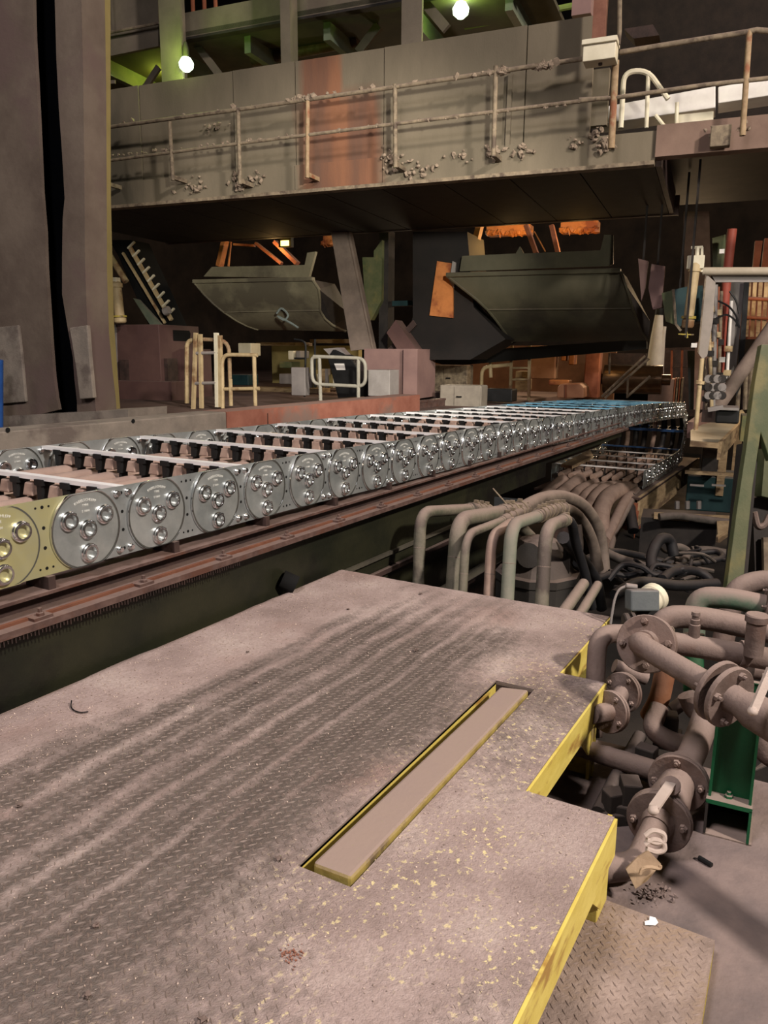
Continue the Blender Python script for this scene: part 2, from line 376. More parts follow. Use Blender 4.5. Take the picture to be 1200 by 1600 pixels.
b = MB(); b.box((2.665, .69, -.22), (.012, .10, .24)); b.build('leg_web', YELD, pf, smooth=False)
b = MB(); b.box((2.665, .652, -.22), (.075, .012, .24)); b.build('leg', YELD, pf, smooth=False)
for (x, y) in ((1.84, .412), (.4, .412), (3.42, .84), (3.42, 2.25), (1.0, 2.2), (2.2, 2.2)):
    b = MB(); b.box((x, y+.04, (FZ-.01)/2-.005), (.012, .09, -FZ-.02)); b.box((x+.05, y, (FZ-.01)/2-.005), (.10, .012, -FZ-.02)); b.build('leg', YEL, pf, smooth=False)
for (x, y) in ((1.84, .398), (2.62, .646)):
    for sg in (-1,):
        b = MB(); b.prism([(x, y, -.10), (x+sg*.16, y, -.10), (x, y, -.24)], (0, .008, 0)); b.build('gusset', YEL, pf, smooth=False)
# loose bar in the slot
b = MB(); b.prism([(1.322,.850,.020),(1.318,.956,.020),(2.476,.946,.020),(2.503,.848,.020)], (0,0,-.085))
o = b.build('slot_bar', mat('slot_bar_paint', (138,120,62), (164,146,80), rough=.6, scale=18, dust=.97, c3=(96,82,62)), smooth=False, bevel=.009)
tag(o, 'long rounded yellow-sided steel bar lying in the slot of the platform', 'bar')
# low step plate on the floor
sp = thing('step_plate', 'low dusty tread plate step with yellow rim on the floor at bottom right', 'step', (1.7, .3, FZ))
sz = FZ+.06; sc = [atZ(1117,1469,sz), atZ(998,1425,sz)]; A, B_ = sc; dirx = (atZ(1096,1600,sz)-A); dirx.normalize()
q = [A, B_+(B_-A)*2.2, B_+(B_-A)*2.2+dirx*1.5, A+dirx*1.5]
b = MB(); b.prism(q, (0,0,-.006)); s1 = b.build('top_plate', mat('step_dust', (122,106,98), (156,138,129), rough=.85, scale=7, c3=(142,122,106), bump=.5), sp, smooth=False)
b = MB(); b.prism([A, A+dirx*1.5, A+dirx*1.5-V((0,0,.07)), A-V((0,0,.07))], (0,.008,0)); b.v = [v-V((0,0,.0065)) for v in b.v]; b.build('rim', YELD, sp, smooth=False)
b = MB(); b.prism([A, q[1], q[1]-V((0,0,.07)), A-V((0,0,.07))], (-.008,0,0)); b.v = [v-V((0,0,.0065)) for v in b.v]; b.build('rim', YELD, sp, smooth=False)
lg = MB(); u = (q[1]-A).normalized()
for i in range(24):
    for j in range(50):
        c = A+u*(.012+i*.0285)+dirx*(.012+j*.0285/2+(.0)); c = c+u*(.014 if j % 2 else 0)
        a = R_(45) if j % 2 else R_(-45); ca, sa = math.cos(a), math.sin(a)
        lg.add([(c.x+p_*ca-r_*sa, c.y+p_*sa+r_*ca, sz-.0004+z) for p_, r_, z in [(-.0125,0,0),(0,-.0034,0),(.0125,0,0),(0,.0034,0),(-.005,0,.0024),(.005,0,.0024)]], [(0,1,4),(1,5,4),(1,2,5),(2,3,5),(3,4,5),(3,0,4)])
o = lg.build('tread_lugs', mat('step_lug', (104,92,84), (140,122,112), rough=.7, dust=.6), sp, smooth=False); o['kind'] = 'stuff'
# debris
c = atZ(1018, 1440, sz+.004); b = MB(); pts = [(-.022,.012),(-.012,-.012),(.006,-.016),(.020,-.006),(.014,.008),(.002,.006),(-.008,.016)]
b.prism([(c.x+x, c.y+y, c.z+.002*math.sin(i*2)) for i, (x, y) in enumerate(pts)], (0,0,.0015)); tag(b.build('paper_scrap', mat('white_paper', (246,246,246), rough=.7, bump=0), smooth=False), 'torn scrap of white paper on the low step plate', 'paper')
w_ = [atZ(x, y, .008) for x, y in ((112,1098),(111,1104),(116,1110),(126,1113),(138,1112))]; w_[0] = w_[0]+V((0,0,.008))
b = MB(); b.tube(spline(w_, 5), .0022, 6); tag(b.build('bent_wire', VOID), 'short bent dark wire lying on the dust at the left of the platform', 'wire')
for i, (x, y, r, lb) in enumerate([(544,952,.008,'dark crumb of scale near the far left corner of the platform'),(650,1016,.011,'dark flat chip behind the slot toward the far edge of the platform'),(400,1066,.006,'small dark crumb in the middle of the dust streaks'),(387,1019,.007,'dark crumb on the pale dust drift left of the streaks'),(316,1594,.010,'dark chip at the bottom edge of the platform'),(657,928,.009,'dark crumb next to the far edge in front of the leftmost bent pipe'),(436,1342,.009,'reddish crumb left of the near end of the slot'),(30,1259,.009,'dark red chip on the brown dust at the left edge'),(150,1446,.008,'black crumb on the grey plate at lower left'),(135,1556,.008,'black crumb near the bottom left corner')]):
    c = atZ(x, y, .004); b = MB(); b.blob((c.x, c.y, .004+r*.25), (r, r*.8, r*.4), i*3.3, .6); tag(b.build('debris_chip', DARKR, smooth=False), lb, 'debris', 'dark chips lying on the platform')
b = MB(); rr = random.Random(3)
for i in range(46):
    c = atZ(455+rr.gauss(0,9), 1492+rr.gauss(0,7), .003); b.blob((c.x, c.y, .003), (rr.uniform(.001,.003),)*3, i, .6, 0)
o = b.build('crumb_heap', RUST, smooth=False); tag(o, 'scatter of rust brown crumbs on the platform below the slot', 'debris', kind='stuff')
b = MB()
for i in range(5000):
    x = rr.uniform(.7, 3.45); y = rr.uniform(.45, 2.3) if i % 3 else rr.uniform(1.95, 2.3)
    if ok(x, y): b.blob((x, y, .0042*dust_h(x, y)), (rr.uniform(.0007,.0024),)*3, i, .6, -1)
o = b.build('grit', mat('grit', (110,94,86), (206,186,172), rough=.8, scale=60, bump=0), smooth=False); tag(o, 'fine loose grit scattered over the dusty platform', 'grit', kind='stuff')

# ================================================================ GUIDE BEAMS beside the chain
gb = thing('guide_beam', 'long dark steel guide beam with clamped top flange running beside the platform under the chain', 'beam', (7, 2.3, -.5))
X0, X1 = -.3, 10.2
def beampart(nm, y0, y1, z0, z1, mt, x0=X0, x1=X1): 
    b = MB(); b.box(((x0+x1)/2, (y0+y1)/2, (z0+z1)/2), (x1-x0, abs(y1-y0), abs(z1-z0))); return b.build(nm, mt, gb, smooth=False)
WEBM = mat('oily_green_web', (26,28,20), (40,40,27), rough=.45, scale=2.2, c3=(20,18,16))
beampart('web', 2.375, 2.395, -.5, .265, WEBM, X0, 5.9)
beampart('web', 2.375, 2.395, .04, .265, WEBM, 5.9, 7.2)
beampart('web', 2.375, 2.395, .17, .265, WEBM, 7.2, 10.2)
beampart('lower_flange', 2.29, 2.56, .262, .287, RAILB)
beampart('guide_rail', 2.335, 2.352, .287, .297, mat('rust_edge', (92,56,42), (112,72,54), rough=.7))
beampart('upper_web', 2.44, 2.46, .287, .345, DARKR)
beampart('upper_flange', 2.385, 2.70, .340, .352, RAILB)
beampart('inner_beam', 2.75, 3.6, .1, .18, DARKR)
beampart('conduit', 2.345, 2.37, -.05, -.03, mat('dim_conduit', (70,66,58), (84,80,70), rough=.6), -.3, 5.6)
beampart('conduit', 2.34, 2.37, -.16, -.13, DARKR, -.3, 5.6)
for i in range(26):
    x = .2+i*.47; b = MB(); b.box((x, 2.325, .292), (.075, .045, .012)); b.bolt((x, 2.322, .297), (0,0,1), .014, .014); b.build('rail_clip', RAILB, gb, smooth=False)
for i in range(18):
    x = 1.1+i*.62; b = MB(); b.box((x, 2.46, .375), (.03, .13, .05)); b.build('support_block', DARKR, gb, smooth=False)
b = MB()
for i in range(120): b.box((.9+i*.0145, 2.3, .25), (.004, .008, .010+.006*(i % 3)))
o = b.build('grime_drips', DARKR, gb, smooth=False); o['kind'] = 'stuff'
for i, (x, y0, y1) in enumerate(((0,0,0),)): pass
b = MB(); b.cyl(atY(440,905,2.36), atY(462,915,2.30), .05, 12); b.build('roller', VOID, gb)
bx = thing('lower_beam', 'dark lower steel beam behind the platform, sloping out of sight under the bent pipes', 'beam', (7, 2.05, -.7))
b = MB(); b.box((4.4, 2.16, -.36), (3.6, .045, .045)); b.build('pipe_rail', MATS['dim_conduit'], bx, smooth=False)
b = MB(); b.box((5.0, 2.30, -.8), (5.6, .02, .6)); b.build('web', DARKR, bx, smooth=False)
# ================================================================ CABLE CARRIER CHAIN
PT = .357; YN, YFAR = 2.42, 3.86
def zc(X):
    K = [(-2,.54),(1.86,.54),(3.3,.535),(4.35,.513),(6.15,.495),(8.3,.437),(11.4,.374),(13.4,.305),(15.2,.225)]
    for i in range(len(K)-1):
        if X <= K[i+1][0]:
            t = (X-K[i][0])/(K[i+1][0]-K[i][0]); return K[i][1]+(K[i+1][1]-K[i][1])*t
    return K[-1][1]
path = [(x*.05, zc(x*.05)) for x in range(-10, 301)]
cx, RB = 15.0, .445; cz = zc(15.0)-RB
path += [(cx+RB*math.sin(a), cz+RB*math.cos(a)) for a in [math.pi*i/24 for i in range(1, 25)]]
zl = cz-RB
path += [(cx-.1*i, zl) for i in range(1, 33)]
cum = [0]
for i in range(1, len(path)): cum.append(cum[-1]+math.dist(path[i], path[i-1]))
def at(sv):
    for i in range(1, len(cum)):
        if cum[i] >= sv:
            t = (sv-cum[i-1])/(cum[i]-cum[i-1]); return (path[i-1][0]+(path[i][0]-path[i-1][0])*t, path[i-1][1]+(path[i][1]-path[i-1][1])*t)
    return path[-1]
S0 = 1.86+.5            # arc length at disc 0
for i in range(1, len(cum)):
    if path[i][0] >= 1.86: S0 = cum[i]; break
chain = thing('cable_carrier_chain', 'long bright zinc plated steel cable carrier chain with round pinned joints crossing the picture', 'cable chain', (8, 3.1, .3))
HH = .14
# prototypes in local coords: origin at joint centre, +x along chain, outer face toward -y
def proto_mesh(fn, name, mt):
    b = MB(); fn(b); me = bpy.data.meshes.new(name); me.from_pydata([tuple(v) for v in b.v], [], b.f); me.update()
    bm = bmesh.new(); bm.from_mesh(me); bmesh.ops.recalc_face_normals(bm, faces=bm.faces); bm.to_mesh(me); bm.free()
    for p_ in me.polygons: p_.use_smooth = True
    me.set_sharp_from_angle(angle=R_(35)); me.materials.append(mt); return me
def plate(b):
    b.box((PT/2, .004, 0), (PT, .008, 2*HH))
def disc_outline(r, n=48): 
    return [(r*math.cos(2*math.pi*i/n), max(-HH, min(HH, r*math.sin(2*math.pi*i/n)))) for i in range(n)]
def disc(b):
    o = disc_outline(.156); b.prism([(x, -.008, z*1.01) for x, z in o], (0, .008, 0))
def rimring(b):
    o1 = disc_outline(.1565); n = len(o1)
    b.add([(x, -.0102, z*1.0) for x, z in o1]+[(x*1.012, -.003, z*1.012) for x, z in o1]+[(x*.983, -.0098, z*.983) for x, z in o1], [(i, (i+1) % n, n+(i+1) % n, n+i) for i in range(n)]+[(i, (i+1) % n, 2*n+(i+1) % n, 2*n+i) for i in range(n)])
def ringshadow(b):
    o1, o2 = disc_outline(.1545), disc_outline(.1485); n = len(o1)
    b.add([(x, -.0088, z*.985) for x, z in o1]+[(x, -.0088, z*.985) for x, z in o2], [(i, (i+1) % n, n+(i+1) % n, n+i) for i in range(n)])
def pin(b, n=24):
    b.lathe((0,0,0), (0,-1,0), [(.038,.006),(.038,.016),(.034,.018),(.034,.026),(.031,.029),(.0245,.029),(.0225,.024),(.0225,.004)], n, False)
    b.lathe((0,0,0), (0,-1,0), [(.0001,.006),(.0225,.006)], n, False)
    for a in range(5):
        t = R_(52+a*12); b.box((.032*math.cos(t), -.030, .032*math.sin(t)), (.004, .004, .007))
def pinfar(b): 
    b.lathe((0,0,0), (0,-1,0), [(.037,.006),(.037,.018),(.031,.027),(.022,.027),(.021,.010),(.0001,.010)], 12, False)
PINS = [(-.081,.045),(.081,.045),(0,0),(0,-.092)]
def pins4(b):
    for (x, z) in PINS:
        t = MB(); pinfar(t); b.add([v+V((x,0,z)) for v in t.v], t.f)
def bolts4(b):
    for x in (-.026, .030):
        for z in (-.113, .113): b.lathe((x+PT/2, 0, z), (0,-1,0), [(.0145,0),(.0145,.004),(.012,.006),(.012,.016),(.009,.019)], 10)
def holes(kind):
    def f(b):
        L_ = [(0,.037,.007),(0,-.037,.007)] + ([(0,.113,.007),(0,-.113,.007)] if kind else [(-.027,.113,.0045),(0,.113,.0065),(.027,.113,.0045),(-.027,-.113,.0045),(0,-.113,.0065),(.027,-.113,.0045)])
        for (x, z, r) in L_: b.lathe((x+PT/2, 0, z), (0,-1,0), [(r,.0002),(r,.0008)], 10)
    return f
def txt(b):  # raised marks of the plate's stamp: lettering built from small font strokes
    pass
M_plate = proto_mesh(plate, 'link_plate', ZINC); M_plateY = proto_mesh(plate, 'link_plate_yellow', ZINCY)
M_disc = proto_mesh(disc, 'joint_disc', ZINCD); M_discY = proto_mesh(disc, 'joint_disc_yellow', ZINCY)
M_ring = proto_mesh(ringshadow, 'disc_groove_shade', mat('groove_shade', (70,70,66), rough=.6, bump=0))  # flat dark ring, shade at the disc edge put into colour
M_rim = proto_mesh(rimring, 'disc_rim_shine', BOLTM)  # bright ring stands in for the highlight along the disc edge
M_pin = proto_mesh(pin, 'pin', BOLTM); M_pinf = proto_mesh(pins4, 'pin_set', BOLTM)
M_bolt = proto_mesh(bolts4, 'plate_bolts', BOLTM)
M_bolt1 = proto_mesh(lambda b: b.lathe((0,0,0), (0,-1,0), [(.0145,0),(.0145,.004),(.012,.006),(.012,.016),(.009,.019)], 12), 'bolt', BOLTM)
M_h0 = proto_mesh(holes(0), 'plate_holes', VOID); M_h1 = proto_mesh(holes(1), 'plate_holes_bolted', VOID)
# lettering stamped in an arc on the joint discs
def text_mesh(body, size, mt, arc=None):
    cu = bpy.data.curves.new('stamp', 'FONT'); cu.body = body; cu.size = size; cu.align_x = 'CENTER'; cu.extrude = .0004; cu.resolution_u = 1
    to = bpy.data.objects.new('stamp', cu); COL.objects.link(to); bpy.context.view_layer.update()
    me = bpy.data.meshes.new_from_object(to.evaluated_get(bpy.context.evaluated_depsgraph_get())); bpy.data.objects.remove(to)
    for v in me.vertices:
        x, y, z = v.co
        if arc: a = x/arc; v.co = ((arc+y)*math.sin(a), -.0088-z, (arc+y)*math.cos(a))
        else: v.co = (x, -.0088-z, y)
    me.materials.clear(); me.materials.append(mt); return me
STM = mat('stamp_marks', (206,206,200), (216,216,210), rough=.5, bump=0)
T1 = text_mesh('KABELSCHLEPP', .0145, STM, .108); T1.name = 'stamp_name'
T2 = text_mesh('TYPE', .013, STM)
for v in T2.vertices: v.co.z += .088
T3 = text_mesh('S 1800', .013, STM)
for v in T3.vertices: v.co.z += .066
def inst(name, me, parent, loc, ang, flip=False):
    o = bpy.data.objects.new(name, me); COL.objects.link(o); o.parent = parent
    if parent is chain:
        o.location = V(loc)-chain.location; o.rotation_euler = (0, -ang, 0)
    else: o.location = loc
    return o
N_LINK = 0; k = -3; links = []
SMAX = cum[-1]-PT-.02
while S0+k*PT < SMAX:
    a = at(S0+k*PT); c = at(S0+(k+1)*PT); links.append((k, a, math.atan2(c[1]-a[1], c[0]-a[0]))); k += 1
for (k, a, ang) in links:
    top = k < 37
    for side in (0, 1):
        y = YN if side == 0 else YFAR
        yel = k <= -1 and side == 0
        pl = inst('link_plate', M_plateY if yel else M_plate, chain, (a[0], y, a[1]), ang)
        if yel: pl['label'] = 'yellow passivated side plate'
        dsc = inst('joint_disc', M_discY if yel else M_disc, pl, (0, 0, 0), 0)
        if (side == 0 or k < 16) and not yel: inst('disc_rim_shine', M_rim, pl, (0,0,0), 0)
        if side == 0 or k < 16:
            inst('disc_groove_shade', M_ring, pl, (0,0,0), 0)
        if side == 0 and -3 <= k < 30:
            for (px, pz) in PINS: inst('pin', M_pin, pl, (px, 0, pz), 0)
        else: 
            q = inst('pin_set', M_pinf, pl, (0,0,0), 0); q['kind'] = 'stuff'
        if k % 2 == 0:
            if k < 16 and side == 0:
                for bx_ in (-.026, .030):
                    for bz_ in (-.113, .113): inst('bolt', M_bolt1, pl, (PT/2+bx_, 0, bz_), 0)
            else: inst('plate_bolts', M_bolt, pl, (0,0,0), 0)['kind'] = 'stuff'
        if side == 0: inst('plate_holes', M_h1 if k % 2 == 0 else M_h0, pl, (0,0,0), 0)['kind'] = 'stuff'
        if k < 14 and (side == 0 or k < 8):
            inst('stamp', T1, pl, (0,0,0), 0)
            if k < 8: inst('stamp', T2, pl, (0,0,0), 0); inst('stamp', T3, pl, (0,0,0), 0)
        # crossbars
    if k % 2 == 0:
        mx, mz = a[0]+PT/2*math.cos(ang)+.0, a[1]+PT/2*math.sin(ang)
        nx, nz_ = -math.sin(ang), math.cos(ang); far = k > 36
        for sgn in ((1, -1) if True else (1,)):
            bx_, bz_ = mx+nx*sgn*(HH-.008), mz+nz_*sgn*(HH-.008)
            mt = ALU
            if 22 <= k <= 35 and sgn == 1: mt = ALUB
            if k in (38, 40): mt = BLUE
            if k > 40: mt = ALU
            b = MB(); b.box((bx_, (YN+YFAR)/2, bz_), (.042 if not far else .05, YFAR-YN-.012, .018), fr=(V((math.cos(ang),0,math.sin(ang))), V((0,1,0)), V((nx,0,nz_))))
            cb = b.build('crossbar', mt, chain, smooth=False)
            if mt in (ALUB, BLUE): cb['label'] = 'blue filmed crossbar'
        ns = 8; fr = (V((math.cos(ang),0,math.sin(ang))), V((0,1,0)), V((nx,0,nz_)))
        def sep(b, y):
            b.box((mx+nx*(HH-.025), y, mz+nz_*(HH-.025)), (.062, .052, .026), fr=fr); b.box((mx, y, mz), (.05, .010, 2*HH-.05), fr=fr)
            b.box((mx+nx*.075, y, mz+nz_*.075), (.056, .030, .07), fr=fr)
        def blk(b, y):
            q = [V((mx, y, mz))+fr[0]*u+fr[1]*v_+fr[2]*w2 for w2, s_ in ((.050, 1), (.108, .7)) for u, v_ in ((-.028*s_,-.036*s_),(.028*s_,-.036*s_),(.028*s_,.036*s_),(-.028*s_,.036*s_))]; b.hexa(q)
        if k < 16:
            for j in range(ns):
                y = YN+.14+j*(YFAR-YN-.28)/(ns-1); b = MB(); sep(b, y); b.build('separator', BLACK, chain, smooth=False)
                if j < ns-1: b = MB(); blk(b, y+.5*(YFAR-YN-.28)/(ns-1)); b.build('spacer_block', HOSE, chain, smooth=False, bevel=.006)
        else:
            b = MB()
            for j in range(ns): sep(b, YN+.14+j*(YFAR-YN-.28)/(ns-1))
            b.build('separator_row', BLACK, chain, smooth=False)['kind'] = 'stuff'
# hoses lying in the chain
hm = [HOSE]*8
for j in range(8):
    y = YN+.14+.5*(YFAR-YN-.28)/7+j*(YFAR-YN-.28)/7 if j < 7 else YN+.07
    pts = []; sv = 0
    rj = random.Random(j); zo = -.008+rj.uniform(-.012, .010)
    n_ = 130
    for i in range(n_+1):
        s_ = cum[-1]*i/n_; a = at(min(s_, cum[-1]-.01)); c = at(min(s_+.05, cum[-1]-.001)); an = math.atan2(c[1]-a[1], c[0]-a[0]) if i < n_ else math.pi
        if i == n_: a = path[-1]
        pts.append((a[0]-math.sin(an)*zo, y+.012*math.sin(i*.7+j), a[1]+math.cos(an)*zo))
    b = MB(); b.tube(pts, [.046, .054, .044, .050, .054, .046, .052, .042][j], 10)
    # same hose: dark faces on the bend and lower strand, dusty brown on the run
    o = b.build('hose', HOSE, smooth=True)
    nm = ['nearest the platform', 'second from the near side', 'third from the near side', 'fourth from the near side', 'fourth from the far side', 'third from the far side', 'second from the far side', 'pressed against the near side plates']
    lbl = 'dusty brown hose lying inside the cable chain, ' + (nm[j] if j else 'first past the separators on the near side')
    tag(o, lbl, 'hose', 'hoses inside the cable chain')
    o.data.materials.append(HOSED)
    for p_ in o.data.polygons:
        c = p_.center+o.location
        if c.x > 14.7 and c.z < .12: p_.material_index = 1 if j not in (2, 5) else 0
# trough that carries the lower strand
tr = thing('chain_trough', 'tan edged steel trough carrying the lower strand of the chain', 'trough', (13.5, 3, -1))
b = MB(); b.box((13.9, 3.1, zl-HH-.03), (5.2, 1.6, .03)); b.build('trough_floor', DARKR, tr, smooth=False)
for i in range(9):
    x0 = 11.35+i*.61; b = MB(); b.box((x0+.30, 2.33, zl-.36), (.6, .04, .42 if i < 5 else .34)); b.build('side_board', TAN, tr, smooth=False)
b = MB(); b.box((11.45, 2.42, zl-.45), (.22, .16, .42)); b.box((11.6, 2.46, zl-.62), (.5, .3, .04)); b.build('bracket', RUST, tr, smooth=False)
for j, y in enumerate((2.36, 2.62)):
    b = MB(); b.lathe((11.35, y, zl-.35), (0,0,-1), [(.04,0),(.03,.2),(.004,.42)], 8); b.build('drip_cone', RUST, tr)
# ================================================================ SIDE WALL + GANTRY
wall = MB(); wall.box((6.1, 5.15, -.2), (8.6, .3, 1.7)); 
wt = thing('side_wall', 'low grey concrete and rusty steel retaining wall running behind the chain', 'wall', (6, 5.1, 0))
b = MB(); b.box((3.3, 5.15, -.22), (4.6, .3, 1.74)); b.build('concrete_block', CONC, wt, smooth=False, bevel=.01)
b = MB(); b.box((7.58, 5.15, -.22), (3.95, .3, 1.74)); b.build('steel_skirt', mat('rust_skirt', (124,76,62), (148,98,82), rough=.75, scale=3, dust=.6, c3=(112,92,84)), wt, smooth=False)
for x, y in ((208, 658), (12, 672)):
    p = atY(x, y, 4.998); b = MB(); b.lathe(p, (0,-1,0), [(.018,0),(.018,.003)], 10); b.build('anchor_hole', VOID, wt)
p = atY(418, 650, 5.0); b = MB(); b.box((p.x, 4.998, .1), (.006, .006, 1.0)); b.build('joint', VOID, wt, smooth=False)
for i, (yy, lb) in enumerate(((5.75, 'near'), (6.35, 'far'))):
    b = MB(); b.box((7.6, yy, .40), (10, .07, .10)); b.box((7.6, yy, .46), (10, .10, .03)); tag(b.build('floor_rail', RAILB, smooth=False), 'brown steel floor rail behind the low wall, %s one of the pair' % lb, 'rail')

def gbox(mb, x0, y0, x1, y1, T, th=.3, t0=None):
    xm, ym = (x0+x1)/2, (y0+y1)/2
    s0 = ts(atT(x0, ym, T))[1]; s1 = ts(atT(x1, ym, T))[1]; z0 = atT(xm, y1, T).z; z1 = atT(xm, y0, T).z
    P = [L(t, s, z) for z in (z0, z1) for t, s in ((T, s0), (T, s1), (T+th, s1), (T+th, s0))]
    return mb.hexa(P)
def gpoly(mb, pts, T, th=.1):
    return mb.prism([atT(x, y, T) for x, y in pts], gn*th)
def Lbox(mb, t0, t1, s0, s1, z0, z1):
    return mb.hexa([L(t, s, z) for z in (z0, z1) for t, s in ((t0, s0), (t1, s0), (t1, s1), (t0, s1))])
def one(name, mb, mt, label, cat, group=None, **k):
    return tag(mb.build(name, mt, **k), label, cat, group)

# --- left building column
cl = thing('building_column', 'massive mud caked steel building column with a dark slot at the left edge', 'column', tuple(atT(75, 655, 6.15)))
TC = 6.15
b = MB(); gpoly(b, [(-80,-60),(50,-60),(53,60),(57,130),(61,210),(65,300),(70,360),(72,420),(76,480),(80,540),(84,590),(88,620),(92,640),(60,648),(-80,660)], TC, .04); b.build('flange', COLUMN, cl, smooth=False)
b = MB(); gpoly(b, [(84,-60),(126,-60),(130,120),(132,300),(133,420),(137,520),(143,580),(148,620),(151,656),(121,656),(120,625),(116,590),(114,560),(107,520),(102,490),(97,460),(97,400),(98,340),(101,310),(97,240),(92,170),(88,90)], TC-.02, .3); b.build('flange', COLUMN, cl, smooth=False)
b = MB(); gbox(b, 20, -60, 122, 652, TC+.25, .06); b.build('web', mat('slot_shade', (5,6,9), (8,9,12), rough=.9, spec=.05), cl, smooth=False)  # web coloured near black to carry the shade inside the slot
b = MB(); gpoly(b, [(-80,655),(200,640),(200,668),(-80,684)], TC-.1, .6); b.build('base', CONC, cl, smooth=False)
b = MB(); gpoly(b, [(127,-60),(137,-60),(140,300),(146,500),(158,655),(148,655),(133,420),(132,300)], TC+.24, .3); b.build('side_strip_lit', OLIVE, cl, smooth=False)  # yellow light on the column's side is put into this strip's colour
b = MB(); gpoly(b, [(-10,512),(28,508),(34,560),(40,628),(-10,632)], TC-.03, .05); b.build('patch_plate', CONC, cl, smooth=False, bevel=.01)
b = MB(); gpoly(b, [(108,512),(136,508),(140,560),(146,622),(124,624),(119,580)], TC-.08, .05); b.build('patch_plate', CONC, cl, smooth=False, bevel=.01)
b = MB(); b.cyl(atT(-3, 668, TC-.3), atT(-3, 562, TC-.3), .05, 16); one('blue_pipe', b, mat('blue_paint', (36,70,130), (44,84,150), rough=.4), 'sliver of a blue upright pipe at the left edge before the column', 'pipe')

# --- gantry
PANEL = mat('gantry_plate', (96,88,74), (114,104,88), rough=.85, scale=1.2, bump=.2, stretch=(1,1,.35), c3=(84,78,66))
PANELR = mat('gantry_plate_rusted', (112,66,52), (134,94,74), rough=.85, scale=1.5, bump=.2, stretch=(2,2,.3), c3=(100,84,76))
def stain(m):
    nt = m.node_tree; N = nt.nodes; K = nt.links; b = N['Principled BSDF']; src = b.inputs['Base Color'].links[0].from_socket
    g = N.new('ShaderNodeNewGeometry'); d = N.new('ShaderNodeVectorMath'); d.operation = 'DOT_PRODUCT'; K.new(g.outputs['Position'], d.inputs[0]); d.inputs[1].default_value = tuple(gg)
    sx = N.new('ShaderNodeSeparateXYZ'); K.new(g.outputs['Position'], sx.inputs[0])
    nz = N.new('ShaderNodeTexNoise'); nz.inputs['Scale'].default_value = 1.1; nz.inputs['Detail'].default_value = 8
    mp = N.new('ShaderNodeMapping'); mp.inputs['Scale'].default_value = (3, 3, .5); K.new(g.outputs['Position'], mp.inputs[0]); K.new(mp.outputs[0], nz.inputs['Vector'])
    def M(op, a, c, e=None):
        x = N.new('ShaderNodeMath'); x.operation = op
        for k, q in enumerate((a, c, e)):
            if q is None: continue
            if isinstance(q, (int, float)): x.inputs[k].default_value = q
            else: K.new(q, x.inputs[k])
        return x.outputs[0]
    def band(v, c, hw, soft):   # 1 inside c+-hw
        x = N.new('ShaderNodeMapRange'); K.new(M('ABSOLUTE', M('SUBTRACT', v, c), 0), x.inputs[0]); x.inputs[1].default_value = hw+soft; x.inputs[2].default_value = hw; return x.outputs[0]
    sv = M('ADD', d.outputs['Value'], M('MULTIPLY', M('SUBTRACT', nz.outputs[0], .5), .5)); z = sx.outputs[2]
    low = M('MULTIPLY', band(sv, 4.42, .46, .22), band(z, 3.65, .5, .25)); top = M('MULTIPLY', band(sv, 4.72, .17, .12), band(z, 4.35, .4, .2))
    f = M('MULTIPLY', M('MAXIMUM', low, top), M('MULTIPLY_ADD', nz.outputs[0], .9, .3)); f2 = N.new('ShaderNodeMath'); f2.operation = 'MINIMUM'; K.new(f, f2.inputs[0]); f2.inputs[1].default_value = .85
    r = N.new('ShaderNodeValToRGB'); K.new(nz.outputs[0], r.inputs[0]); e = r.color_ramp.elements; e[0].position = .35; e[0].color = srgb((88, 46, 36)); e[1].position = .62; e[1].color = srgb((128, 84, 60))
    x = N.new('ShaderNodeMix'); x.data_type = 'RGBA'; K.new(f2.outputs[0], x.inputs[0]); K.new(src, x.inputs[6]); K.new(r.outputs[0], x.inputs[7]); K.new(x.outputs[2], b.inputs['Base Color'])
stain(PANEL)
gt = thing('gantry_walkway', 'huge grey steel gantry with tall side plates and dark underside crossing above the chain', 'gantry', tuple(L(9.2, 4, 3.2)))
ZB, ZM, ZT = 3.2, 3.52, 4.73
cuts = [9.6, 7.45, 5.95, 5.05, 3.85, 2.15, 1.42]
for i in range(len(cuts)-1):
    s1, s0 = cuts[i], cuts[i+1]; mt = PANEL
    b = MB(); Lbox(b, 9.2+.012*(i % 2), 9.26+.012*(i % 2), s0+.006, s1-.006, ZM-.02, ZT); b.build('side_plate', mt, gt, smooth=False)
for i, (s0, s1) in enumerate(((5.05, 8.9), (3.85, 5.05), (.72, 3.85))):
    b = MB(); Lbox(b, 9.165, 9.2, s0+.004, s1-.004, ZB, ZM); b.build('fascia_beam', PANEL, gt, smooth=False)
b = MB(); Lbox(b, 9.12, 9.3, -4.6, .72, ZB+.05, ZM+.04); b.build('fascia_beam', mat('brown_gantry_plate', (104,84,74), (122,100,88), rough=.8, scale=2), gt, smooth=False)
b = MB(); Lbox(b, 9.08, 9.22, .72, 8.9, ZB-.03, ZB+.01); b.build('lower_lip', RAILP, gt, smooth=False)
for i in range(11):
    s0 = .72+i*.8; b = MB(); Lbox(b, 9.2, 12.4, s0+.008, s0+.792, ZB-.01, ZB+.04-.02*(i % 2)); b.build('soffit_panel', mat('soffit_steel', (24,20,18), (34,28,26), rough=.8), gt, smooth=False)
for t in (12.4,):
    b = MB(); Lbox(b, t, t+.1, .6, 9.6, ZB-.015, ZB+.25); b.build('soffit_beam', DARKR if t > 12 else DARK, gt, smooth=False)
b = MB(); Lbox(b, 9.9, 13.5, -4.6, .68, ZB+.30, ZB+.36); b.build('soffit_right', DARK, gt, smooth=False)
b = MB(); Lbox(b, 9.26, 12.5, 1.45, 9.4, ZB+.3, ZB+.36); b.build('walk_floor', DARK, gt, smooth=False)
